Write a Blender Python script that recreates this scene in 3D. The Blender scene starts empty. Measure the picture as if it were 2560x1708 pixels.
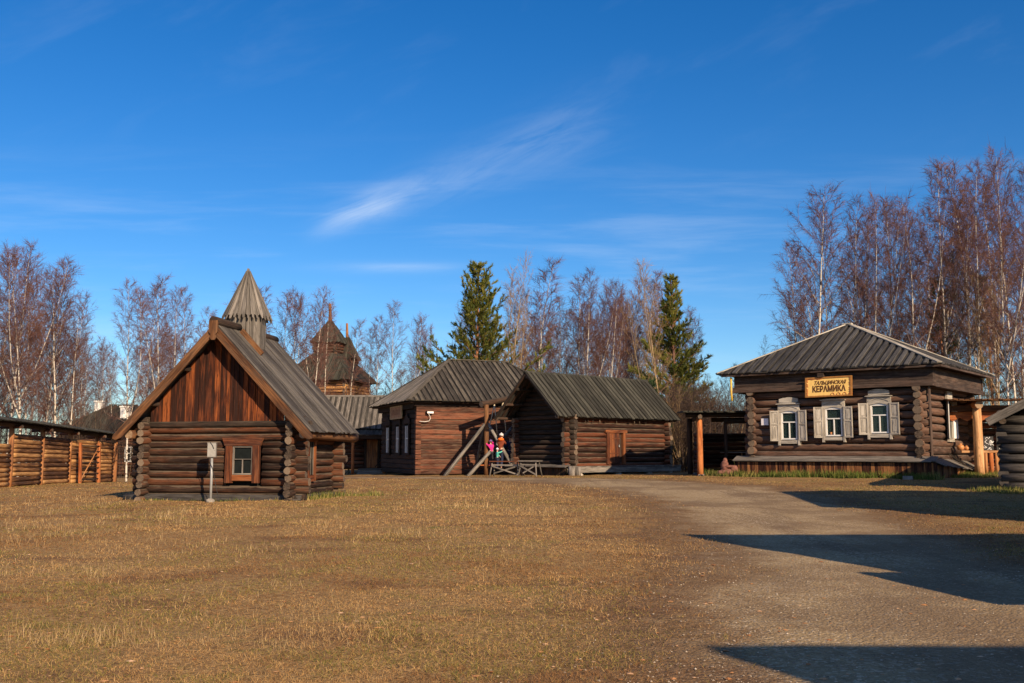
import bpy, math, random
import numpy as np
from mathutils import Vector, Matrix
R = math.radians
V = Vector
random.seed(7)

# ------------------------------------------------------------------ camera, sky, sun, exposure
SC = bpy.context.scene
PITCH = 6.33
CAMZ = 1.55
FPX = 2489.0
cam_data = bpy.data.cameras.new("camera")
cam_data.sensor_width = 36.0
cam_data.lens = 35.0
cam_data.clip_start = 0.1
cam_data.clip_end = 4000
cam = bpy.data.objects.new("camera", cam_data)
SC.collection.objects.link(cam)
cam.location = (0, 0, CAMZ)
cam.rotation_euler = (R(90 + PITCH), 0, 0)
SC.camera = cam

SUN_AZ = 29.0     # degrees to the right of straight behind the camera
SUN_EL = 24.5
sd = V((math.sin(R(SUN_AZ)) * math.cos(R(SUN_EL)), -math.cos(R(SUN_AZ)) * math.cos(R(SUN_EL)), math.sin(R(SUN_EL))))
sun_data = bpy.data.lights.new("sun", 'SUN')
sun_data.energy = 5.0
sun_data.angle = R(0.5)
sun_data.color = (1.0, 0.77, 0.52)
sun = bpy.data.objects.new("sun", sun_data)
SC.collection.objects.link(sun)
sun.rotation_euler = (-sd).to_track_quat('-Z', 'Y').to_euler()

world = bpy.data.worlds.new("World")
SC.world = world
world.use_nodes = True
SC.view_settings.view_transform = 'Standard'
SC.view_settings.look = 'None'
SC.view_settings.gamma = 1
SC.view_settings.use_curve_mapping = False
SC.view_settings.exposure = 0.53


class NT:
    """tiny node helper"""
    def __init__(s, nt):
        s.nt = nt; s.n = nt.nodes; s.l = nt.links
    def node(s, t, **kw):
        n = s.n.new(t)
        for k, v in kw.items():
            setattr(n, k, v)
        return n
    def put(s, sock, v):
        if isinstance(v, bpy.types.NodeSocket):
            s.l.new(v, sock)
        elif v is not None:
            sock.default_value = v
    def math(s, op, a, b=None, c=None, clamp=False):
        n = s.node('ShaderNodeMath', operation=op); n.use_clamp = clamp
        s.put(n.inputs[0], a)
        if b is not None: s.put(n.inputs[1], b)
        if c is not None: s.put(n.inputs[2], c)
        return n.outputs[0]
    def mix(s, f, a, b, blend='MIX'):
        n = s.node('ShaderNodeMixRGB', blend_type=blend)
        s.put(n.inputs[0], f)
        s.put(n.inputs[1], a if isinstance(a, bpy.types.NodeSocket) else (*a, 1))
        s.put(n.inputs[2], b if isinstance(b, bpy.types.NodeSocket) else (*b, 1))
        return n.outputs[0]
    def noise(s, vec, scale, detail=3, rough=0.55, dist=0.0):
        n = s.node('ShaderNodeTexNoise')
        s.put(n.inputs['Vector'], vec); n.inputs['Scale'].default_value = scale
        n.inputs['Detail'].default_value = detail; n.inputs['Roughness'].default_value = rough
        n.inputs['Distortion'].default_value = dist
        return n.outputs[0]
    def comb(s, x, y, z):
        n = s.node('ShaderNodeCombineXYZ')
        s.put(n.inputs[0], x); s.put(n.inputs[1], y); s.put(n.inputs[2], z)
        return n.outputs[0]
    def sep(s, v):
        n = s.node('ShaderNodeSeparateXYZ'); s.put(n.inputs[0], v)
        return n.outputs
    def ramp(s, f, stops, interp='LINEAR'):
        n = s.node('ShaderNodeValToRGB'); s.put(n.inputs[0], f)
        cr = n.color_ramp; cr.interpolation = interp
        while len(cr.elements) < len(stops): cr.elements.new(0.5)
        for e, (p, c) in zip(cr.elements, stops):
            e.position = p; e.color = (*c, 1) if len(c) == 3 else c
        return n.outputs[0]
    def smooth(s, x, a, b):
        n = s.node('ShaderNodeMapRange', interpolation_type='SMOOTHSTEP')
        s.put(n.inputs[0], x); n.inputs[1].default_value = a; n.inputs[2].default_value = b
        return n.outputs[0]


w = NT(world.node_tree)
bg = w.n['Background']
sky = w.node('ShaderNodeTexSky')
sky.sky_type = 'NISHITA'
sky.sun_disc = False
sky.sun_elevation = R(SUN_EL)
sky.sun_rotation = R(180 - SUN_AZ)
sky.altitude = 500
sky.air_density = 1.0
sky.dust_density = 0.25
sky.ozone_density = 3.0
hsv = w.node('ShaderNodeHueSaturation')
w.l.new(sky.outputs[0], hsv.inputs['Color'])
hsv.inputs['Hue'].default_value = 0.502
hsv.inputs['Saturation'].default_value = 1.36
hsv.inputs['Value'].default_value = 1.0
tc = w.node('ShaderNodeTexCoord')
dx, dy, dz = w.sep(tc.outputs['Generated'])
dyc = w.math('MAXIMUM', dy, 0.05)
U = w.math('DIVIDE', dx, dyc)
Wv = w.math('DIVIDE', dz, dyc)
# the long diagonal cirrus wisp
ca, sa = math.cos(R(21)), math.sin(R(21))
U0 = w.math('ADD', U, 0.035); W0 = w.math('SUBTRACT', Wv, 0.292)
along = w.math('ADD', w.math('MULTIPLY', U0, ca), w.math('MULTIPLY', W0, sa))
acros = w.math('SUBTRACT', w.math('MULTIPLY', W0, ca), w.math('MULTIPLY', U0, sa))
nz = w.noise(w.comb(w.math('MULTIPLY', along, 9), w.math('MULTIPLY', acros, 42), 3.3), 1.0, 6, 0.62, 0.5)
wid = w.math('ADD', 0.013, w.math('MULTIPLY', w.math('MAXIMUM', w.math('ADD', along, 0.14), 0.0), 0.075))
g1 = w.math('EXPONENT', w.math('MULTIPLY', w.math('POWER', w.math('DIVIDE', acros, wid), 2.0), -1.0))
lenm = w.math('MULTIPLY', w.smooth(along, -0.205, -0.15), w.math('SUBTRACT', 1.0, w.smooth(along, 0.06, 0.2)))
c1 = w.math('MULTIPLY', w.math('MULTIPLY', g1, lenm), w.smooth(nz, 0.28, 0.72))
core = w.math('EXPONENT', w.math('MULTIPLY', w.math('POWER', w.math('DIVIDE', w.math('ADD', along, 0.125), 0.042), 2.0), -1.0))
c1 = w.math('MULTIPLY', c1, w.math('ADD', 0.14, w.math('MULTIPLY', core, 0.34)))
# low flat streaks
nz2 = w.noise(w.comb(w.math('MULTIPLY', U, 3.0), w.math('MULTIPLY', Wv, 30), 7.1), 1.0, 6, 0.6, 0.3)
band = w.math('MULTIPLY', w.smooth(Wv, 0.05, 0.14), w.math('SUBTRACT', 1.0, w.smooth(Wv, 0.22, 0.34)))
c2 = w.math('MULTIPLY', w.math('MULTIPLY', w.smooth(nz2, 0.46, 0.78), band), 0.15)
s1 = w.math('EXPONENT', w.math('MULTIPLY', w.math('POWER', w.math('DIVIDE', w.math('SUBTRACT', Wv, 0.187), 0.0055), 2.0), -1.0))
s2 = w.math('EXPONENT', w.math('MULTIPLY', w.math('POWER', w.math('DIVIDE', w.math('ADD', U, 0.12), 0.062), 2.0), -1.0))
c3 = w.math('MULTIPLY', w.math('MULTIPLY', s1, s2), w.math('MULTIPLY', w.smooth(nz2, 0.2, 0.6), 0.38))
# broad faint veils high up on the right
nz3 = w.noise(w.comb(w.math('MULTIPLY', along, 5), w.math('MULTIPLY', acros, 14), 11.0), 1.0, 5, 0.6, 0.4)
c4 = w.math('MULTIPLY', w.smooth(nz3, 0.5, 0.85), w.math('MULTIPLY', w.smooth(Wv, 0.25, 0.42), 0.05))
cl = w.math('ADD', w.math('ADD', c1, c2), w.math('ADD', c3, c4), clamp=True)
# less red in the high sky (clear dry air) : multiply tint by elevation of the view
tint = w.mix(1.0, hsv.outputs[0], (.86, .985, 1.13), 'MULTIPLY')
# unseen warm white haze added behind the viewer for neutral fill light
fill_veil = w.math('MULTIPLY', w.smooth(w.math('MULTIPLY', dy, -1.0), 0.0, 0.7), w.math('MULTIPLY', w.smooth(dz, 0.02, 0.2), w.math('MULTIPLY', w.noise(tc.outputs['Generated'], 3.0, 5, .6), .42)))
skyc = w.mix(fill_veil, w.mix(cl, tint, (7.4, 8.2, 9.2)), (9.0, 8.0, 7.0))
w.l.new(skyc, bg.inputs['Color'])
bg.inputs['Strength'].default_value = 0.08

# ------------------------------------------------------------------ placing helpers
_p = R(PITCH)
def at(px, py, d):
    """world point at forward distance d that the 2560x1708 photo shows at (px, py)"""
    a = (px - 1280) / FPX; b = (854 - py) / FPX
    v = V((a, math.cos(_p) - b * math.sin(_p), math.sin(_p) + b * math.cos(_p)))
    v *= d / v.y
    return V((v.x, v.y, v.z + CAMZ))

GP = [(0, 0, 0), (-4, 8, 0), (4, 8, 0), (0, 16, .08), (-8, 16, .08), (9, 16, .08), (-8, 28, .24), (0, 27, .24), (8, 26, .22),
      (-20, 40, .2), (-22.6, 56, -.18), (-16, 45, .1), (3, 48, .39), (-5, 53, .36), (-1, 50, .37), (16, 38, .62), (11, 43, .63), (13, 39, .62),
      (8, 44, .5), (14.8, 30, .27), (20, 40, .62), (-8, 60, .17), (-12, 66, 0.1), (8, 56, .45), (9, 34, .36), (-30, 70, -.3),
      (0, 80, .5), (20, 80, .8), (40, 60, .8), (-60, 100, -.3), (60, 100, 1), (0, 120, .6), (-15, 30, .15), (-30, 30, .1), (30, 20, .2)]
GP = np.array(GP, float)
def ground_np(x, y):
    x = np.asarray(x, float); y = np.asarray(y, float)
    num = np.zeros_like(x); den = np.zeros_like(x) + 1e-12
    for gx, gy, gz in GP:
        s = 3.6 + 0.07 * abs(gy)
        d2 = ((x - gx) ** 2 + (y - gy) ** 2) / (2 * s * s)
        wt = np.exp(-d2) + 1e-4 / (1 + d2)
        num += wt * gz; den += wt
    return num / den
def gz(x, y):
    return float(ground_np(np.array([x]), np.array([y]))[0])

# ------------------------------------------------------------------ materials
def new_mat(name, rough=0.85):
    m = bpy.data.materials.new(name); m.use_nodes = True
    k = NT(m.node_tree)
    b = k.n['Principled BSDF']
    b.inputs['Roughness'].default_value = rough
    b.inputs['Specular IOR Level'].default_value = 0.25
    return m, k, b

def wood(name, c0, c1, c2, grey=(.16, .14, .12), top=0.0, greyall=0.0, grain=26, bump=.35, var=.45, rough=.85, knots=True):
    """planks / logs: UVMap = metres along / across the piece, rnd = per piece random"""
    q_ = .66 if name in ('hut_log', 'barn_log', 'mid_log', 'barn_dark_log') else (.8 if name in ('roof_grey', 'cer_log', 'roof_house', 'roof_tan', 'roof_dark', 'cer_beam', 'orange_board', 'hut_board', 'shade_log', 'old_grey') else 1.0)
    c0, c1, c2, grey = [tuple(x * q_ for x in c) for c in (c0, c1, c2, grey)]
    m, k, b = new_mat(name, rough)
    uv = k.node('ShaderNodeUVMap', uv_map='UVMap').outputs[0]
    rn = k.node('ShaderNodeUVMap', uv_map='rnd').outputs[0]
    u, v, _ = k.sep(uv); r1, r2, _ = k.sep(rn)
    off = k.math('MULTIPLY', r1, 37.0)
    vec = k.comb(k.math('ADD', k.math('MULTIPLY', u, 1.3), off), k.math('MULTIPLY', v, grain), k.math('MULTIPLY', r2, 50))
    g = k.noise(vec, 1.0, 4, 0.6, 0.6)
    vec2 = k.comb(k.math('ADD', k.math('MULTIPLY', u, 0.9), off), k.math('MULTIPLY', v, 5.0), r2)
    p = k.noise(vec2, 1.0, 3, 0.55)
    g = k.smooth(g, .30, .70); p = k.smooth(p, .30, .70)
    f = k.math('ADD', k.math('ADD', k.math('MULTIPLY', g, 0.42), k.math('MULTIPLY', p, 0.36)), .11)
    f = k.math('ADD', f, k.math('MULTIPLY', k.math('SUBTRACT', r2, 0.5), var))
    col = k.ramp(f, [(0.22, c0), (0.5, c1), (0.80, c2)])
    if knots:
        vo = k.node('ShaderNodeTexVoronoi')
        k.put(vo.inputs['Vector'], k.comb(k.math('ADD', k.math('MULTIPLY', u, 1.6), off), k.math('MULTIPLY', v, 6.0), k.math('MULTIPLY', r2, 9)))
        vo.inputs['Scale'].default_value = 1.0
        kn = k.math('SUBTRACT', 1.0, k.smooth(vo.outputs['Distance'], 0.05, 0.13))
        col = k.mix(k.math('MULTIPLY', kn, 0.7), col, tuple(x * .4 for x in c0))
    # weathering: grey patches, and grey on the upward facing side that takes the rain
    geo = k.node('ShaderNodeNewGeometry')
    nzv = k.sep(geo.outputs['Normal'])[2]
    wn = k.noise(k.comb(k.math('ADD', k.math('MULTIPLY', u, 1.8), off), k.math('MULTIPLY', v, 9), 4.0), 1.0, 5, 0.65)
    ga = greyall
    t1 = k.math('MULTIPLY', k.smooth(k.math('ADD', nzv, k.math('MULTIPLY', k.math('SUBTRACT', wn, 0.5), 1.6)), 0.42, 0.85), top)
    t2 = k.math('MULTIPLY', k.smooth(wn, 0.36, 0.66), ga)
    gm = k.math('MAXIMUM', t1, t2)
    gc = k.mix(k.math('MULTIPLY', g, 1.0), tuple(x * .55 for x in grey), tuple(x * 1.4 for x in grey))
    col = k.mix(gm, col, gc)
    # long drying cracks
    crn = k.noise(k.comb(k.math('ADD', k.math('MULTIPLY', u, 0.8), off), k.math('MULTIPLY', v, 20), k.math('MULTIPLY', r1, 80)), 1.0, 2, 0.5)
    crk = k.math('SUBTRACT', 1.0, k.smooth(k.math('ABSOLUTE', k.math('SUBTRACT', crn, 0.5)), 0.0, 0.018))
    col = k.mix(k.math('MULTIPLY', crk, 0.6), col, tuple(x * .3 for x in c0))
    k.put(b.inputs['Base Color'], col)
    bp = k.node('ShaderNodeBump'); bp.inputs['Strength'].default_value = bump; bp.inputs['Distance'].default_value = 0.012
    k.put(bp.inputs['Height'], k.math('SUBTRACT', k.math('ADD', g, k.math('MULTIPLY', wn, .4)), crk))
    k.put(b.inputs['Normal'], bp.outputs[0])
    return m

def endgrain(name, c0, c1):
    m, k, b = new_mat(name)
    uv = k.node('ShaderNodeUVMap', uv_map='UVMap').outputs[0]
    rn = k.node('ShaderNodeUVMap', uv_map='rnd').outputs[0]
    u, v, _ = k.sep(uv); r1, r2, _ = k.sep(rn)
    rr = k.math('SQRT', k.math('ADD', k.math('POWER', u, 2.0), k.math('POWER', v, 2.0)))
    n = k.noise(uv, 30, 3)
    ring = k.math('SINE', k.math('ADD', k.math('MULTIPLY', rr, 420), k.math('MULTIPLY', n, 4)))
    ang = k.node('ShaderNodeMath', operation='ARCTAN2'); k.put(ang.inputs[0], v); k.put(ang.inputs[1], u)
    rad = k.noise(k.comb(k.math('MULTIPLY', ang.outputs[0], 2.6), k.math('MULTIPLY', rr, 3), k.math('MULTIPLY', r1, 30)), 1.5, 3)
    f = k.math('ADD', k.math('ADD', k.math('MULTIPLY', ring, 0.07), k.math('MULTIPLY', rad, 1.0)), k.math('MULTIPLY', k.math('SUBTRACT', r2, .5), .5))
    col = k.ramp(f, [(0.28, tuple(x * .35 for x in c0)), (0.42, c0), (0.75, c1)])
    k.put(b.inputs['Base Color'], col)
    bp = k.node('ShaderNodeBump'); bp.inputs['Strength'].default_value = .4; bp.inputs['Distance'].default_value = 0.01
    k.put(bp.inputs['Height'], f); k.put(b.inputs['Normal'], bp.outputs[0])
    return m

def plain(name, c, rough=.7, metal=0, var=.15, scale=6, spec=.3, c2=None):
    m, k, b = new_mat(name, rough)
    t = k.node('ShaderNodeTexCoord').outputs['Object']
    n = k.noise(t, scale, 5, .6)
    a = tuple(x * (1 - var * 1.6) for x in c); d = c2 or tuple(min(1, x * (1 + var)) for x in c)
    k.put(b.inputs['Base Color'], k.ramp(n, [(0.3, a), (0.7, d)]))
    b.inputs['Metallic'].default_value = metal
    b.inputs['Specular IOR Level'].default_value = spec
    bp = k.node('ShaderNodeBump'); bp.inputs['Strength'].default_value = .2; bp.inputs['Distance'].default_value = 0.005
    k.put(bp.inputs['Height'], k.noise(t, scale * 6, 3)); k.put(b.inputs['Normal'], bp.outputs[0])
    return m

GREY = (.155, .135, .115)
M = {}
M['hut_log'] = wood('hut_log', (.018, .007, .005), (.058, .022, .011), (.16, .052, .020), grey=(.17, .125, .088), top=.95, greyall=.25, var=.7)
M['hut_board'] = wood('hut_board', (.03, .008, .004), (.14, .034, .010), (.34, .095, .024), grey=(.035, .025, .02), greyall=.25, var=.85, grain=18)
M['orange_board'] = wood('orange_board', (.07, .026, .010), (.165, .068, .025), (.28, .13, .052), grey=(.09, .07, .055), greyall=.4, var=.3)
M['frame_red'] = wood('frame_red', (.05, .012, .005), (.15, .042, .013), (.27, .09, .028), grey=(.1, .08, .06), greyall=.25, var=.5)
M['roof_grey'] = wood('roof_grey', (.045, .038, .032), (.10, .088, .075), (.20, .178, .15), grey=(.115, .105, .095), greyall=.5, var=.62, grain=22)
M['roof_dark'] = wood('roof_dark', (.022, .021, .016), (.052, .050, .038), (.10, .096, .074), grey=(.065, .064, .05), greyall=.45, var=.62, grain=22)
M['roof_house'] = wood('roof_house', (.034, .032, .031), (.078, .073, .069), (.14, .132, .122), grey=(.09, .085, .08), greyall=.5, var=.62, grain=22)
M['roof_tan'] = wood('roof_tan', (.045, .036, .028), (.092, .076, .058), (.17, .145, .11), grey=(.10, .09, .075), greyall=.5, var=.62, grain=22)
M['roof_gap_shade'] = wood('roof_gap_shade', (.014, .013, .012), (.034, .031, .028), (.07, .064, .056), grey=(.05, .046, .04), greyall=.4, var=.4, grain=22)  # lower boards: darkened so the colour deepens the shade in the gaps
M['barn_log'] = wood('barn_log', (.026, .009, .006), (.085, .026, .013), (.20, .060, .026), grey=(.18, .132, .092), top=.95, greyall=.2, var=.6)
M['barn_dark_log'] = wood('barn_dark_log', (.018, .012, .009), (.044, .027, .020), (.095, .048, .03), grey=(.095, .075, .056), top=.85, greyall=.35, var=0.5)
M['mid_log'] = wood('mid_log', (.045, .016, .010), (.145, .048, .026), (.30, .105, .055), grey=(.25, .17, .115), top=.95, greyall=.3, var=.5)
M['mid_shade_log'] = wood('mid_shade_log', (.012, .009, .007), (.028, .018, .014), (.06, .034, .024), grey=(.04, .034, .028), top=.5, greyall=.3, var=.4)  # darker copy of the house logs, puts shade into the unlit walls
M['cer_log'] = wood('cer_log', (.045, .022, .015), (.105, .052, .034), (.20, .105, .066), grey=(.16, .12, .095), top=.85, greyall=.4, var=0.55)
M['cer_beam'] = wood('cer_beam', (.04, .024, .018), (.085, .052, .038), (.15, .095, .07), grey=(.09, .072, .06), greyall=.5, var=.3)
M['plinth_board'] = wood('plinth_board', (.03, .010, .006), (.11, .036, .016), (.34, .15, .055), grey=(.05, .025, .018), greyall=.25, var=.8)
M['window_grey'] = wood('window_grey', (.22, .195, .16), (.40, .36, .30), (.56, .51, .43), grey=(.34, .31, .265), greyall=.4, var=.25, bump=.3)
M['fence_log'] = wood('fence_log', (.075, .030, .012), (.30, .135, .045), (.56, .30, .11), grey=(.14, .095, .065), top=.15, greyall=.28, var=.7)
M['fence_post'] = wood('fence_post', (.16, .055, .018), (.32, .125, .04), (.48, .22, .08), grey=(.2, .14, .1), greyall=.35, var=.35)
M['new_wood'] = wood('new_wood', (.36, .17, .07), (.52, .28, .13), (.64, .38, .19), grey=(.4, .25, .14), greyall=.3, var=.2)
M['red_post'] = wood('red_post', (.20, .050, .014), (.36, .105, .030), (.52, .2, .065), grey=(.3, .15, .08), greyall=.2, var=.25)
M['old_grey'] = wood('old_grey', (.085, .075, .064), (.19, .168, .145), (.34, .30, .26), grey=(.2, .18, .16), greyall=.5, var=.4)
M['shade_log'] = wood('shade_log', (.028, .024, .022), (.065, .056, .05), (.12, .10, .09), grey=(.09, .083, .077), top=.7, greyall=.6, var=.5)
M['end'] = endgrain('end_grain', (.075, .054, .040), (.19, .14, .098))
M['end_light'] = endgrain('end_grain_light', (.2, .13, .08), (.36, .25, .16))
M['white_paint'] = plain('white_paint', (.78, .77, .74), .45, var=.06)
M['white_wash'] = plain('white_wash', (.8, .78, .75), .9, var=.1)
M['curtain'] = plain('curtain', (.03, .11, .085), .9, var=.3, scale=12)
M['metal_grey'] = plain('metal_grey', (.33, .34, .34), .45, .2, var=.12)
M['metal_box'] = plain('metal_box', (.30, .29, .27), .5, .1, var=.15)
M['rust'] = plain('rust', (.17, .06, .03), .9, var=.4)
M['cable'] = plain('cable', (.03, .03, .03), .6)
M['white_cable'] = plain('white_cable', (.7, .66, .6), .6)
M['stone'] = plain('stone', (.34, .30, .25), .9, var=.35, scale=9)
M['red_stone'] = plain('red_stone', (.20, .085, .065), .85, var=.35, scale=8)
M['concrete'] = plain('concrete', (.24, .225, .21), .9, var=.25)
M['dark_inside'] = plain('dark_inside', (.012, .011, .01), .95)
M['rope'] = plain('rope', (.62, .52, .36), .9)
M['yellow_paint'] = plain('yellow_paint', (.62, .40, .06), .55)
M['sign_yellow'] = plain('sign_yellow', (.86, .56, .17), .6, var=.08)
M['sign_frame'] = plain('sign_frame', (.36, .16, .04), .6, var=.2)
M['sign_brown'] = plain('sign_brown', (.10, .035, .010), .7)
M['sign_red'] = plain('sign_red', (.42, .10, .03), .7)
M['sign_old'] = plain('sign_old', (.42, .23, .12), .8, var=.2)
M['sign_old_frame'] = plain('sign_old_frame', (.5, .36, .2), .8, var=.2)
M['paper'] = plain('paper', (.75, .72, .74), .8, var=.03)
M['pot'] = plain('pot', (.55, .24, .09), .35, var=.2)
M['leaf_green'] = plain('leaf_green', (.12, .2, .03), .7, var=.3)

def glass_mat(name='glass', col=(.03, .05, .05)):
    m, k, b = new_mat(name, .06)
    b.inputs['Base Color'].default_value = (*col, 1)
    b.inputs['Specular IOR Level'].default_value = .5
    b.inputs['Alpha'].default_value = .45
    return m
M['glass'] = glass_mat()
M['glass_dark'] = plain('glass_dark', (.012, .015, .015), .35, spec=.05)

def rnd_mat(name, stops, rough=.8, trans=0.0):
    m, k, b = new_mat(name, rough)
    rn = k.node('ShaderNodeUVMap', uv_map='rnd').outputs[0]
    r1, r2, _ = k.sep(rn)
    col = k.ramp(r1, stops)
    k.put(b.inputs['Base Color'], col)
    if trans:
        t = k.node('ShaderNodeBsdfTranslucent'); k.put(t.inputs['Color'], col)
        ms = k.node('ShaderNodeMixShader'); ms.inputs[0].default_value = trans
        k.l.new(b.outputs[0], ms.inputs[1]); k.l.new(t.outputs[0], ms.inputs[2])
        k.l.new(ms.outputs[0], k.n['Material Output'].inputs[0])
    return m
M['twig'] = rnd_mat('birch_twig', [(0, (.062, .030, .028)), (.5, (.12, .053, .045)), (1, (.18, .095, .065))])
M['twig_dark'] = rnd_mat('dark_twig', [(0, (.04, .026, .022)), (.5, (.07, .045, .036)), (1, (.12, .08, .055))])
M['twig_gold'] = rnd_mat('golden_twig', [(0, (.16, .10, .05)), (1, (.34, .23, .12))])
M['needle'] = rnd_mat('pine_needle', [(0, (.055, .080, .018)), (.45, (.15, .17, .032)), (.8, (.27, .26, .05)), (1, (.34, .27, .07))], trans=.35)
M['needle_blue'] = rnd_mat('spruce_needle', [(0, (.022, .048, .022)), (1, (.07, .11, .04))], trans=.2)
M['grass_dry'] = rnd_mat('dry_grass', [(0, (.14, .064, .026)), (.2, (.28, .145, .056)), (.45, (.45, .265, .10)), (.68, (.58, .38, .165)), (.8, (.32, .235, .065)), (1, (.10, .125, .022))], trans=.25)
M['grass_straw'] = rnd_mat('straw_stalk', [(0, (.36, .23, .10)), (1, (.62, .45, .23))], trans=.25)
M['grass_green'] = rnd_mat('green_grass', [(0, (.05, .085, .015)), (.5, (.13, .17, .03)), (1, (.36, .29, .10))], trans=.3)
M['pebble'] = rnd_mat('pebble', [(0, (.16, .12, .09)), (.6, (.30, .24, .18)), (1, (.52, .44, .34))])
M['leaf'] = rnd_mat('fallen_leaf', [(0, (.30, .12, .04)), (.6, (.48, .24, .10)), (1, (.62, .42, .26))])
M['skin'] = plain('skin', (.62, .36, .26), .6, var=.05)

def bark_mat(name, white, dark, thr=.62):
    m, k, b = new_mat(name, .75)
    uv = k.node('ShaderNodeUVMap', uv_map='UVMap').outputs[0]
    rn = k.node('ShaderNodeUVMap', uv_map='rnd').outputs[0]
    u, v, _ = k.sep(uv); r1, r2, _ = k.sep(rn)
    n = k.noise(k.comb(k.math('ADD', k.math('MULTIPLY', u, 5), k.math('MULTIPLY', r1, 30)), k.math('MULTIPLY', v, 2.4), r1), 1.0, 4, .6)
    n2 = k.noise(k.comb(k.math('MULTIPLY', u, .7), v, r1), 1.0, 3, .6)
    f = k.smooth(k.math('ADD', n, k.math('MULTIPLY', k.math('SUBTRACT', n2, .5), .5)), thr - .05, thr + .05)
    # thin upper limbs are browner (r2 = slenderness)
    wc = k.mix(k.smooth(r2, .25, .8), white, (.12, .062, .05))
    k.put(b.inputs['Base Color'], k.mix(f, wc, dark))
    return m
M['birch_bark'] = bark_mat('birch_bark', (.57, .51, .43), (.05, .038, .03), .56)
M['grey_bark'] = bark_mat('grey_bark', (.30, .24, .18), (.08, .06, .045), .5)
M['gold_bark'] = bark_mat('gold_bark', (.36, .26, .14), (.14, .1, .06), .66)
M['pine_bark'] = bark_mat('pine_bark', (.34, .15, .07), (.10, .06, .04), .55)

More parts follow.
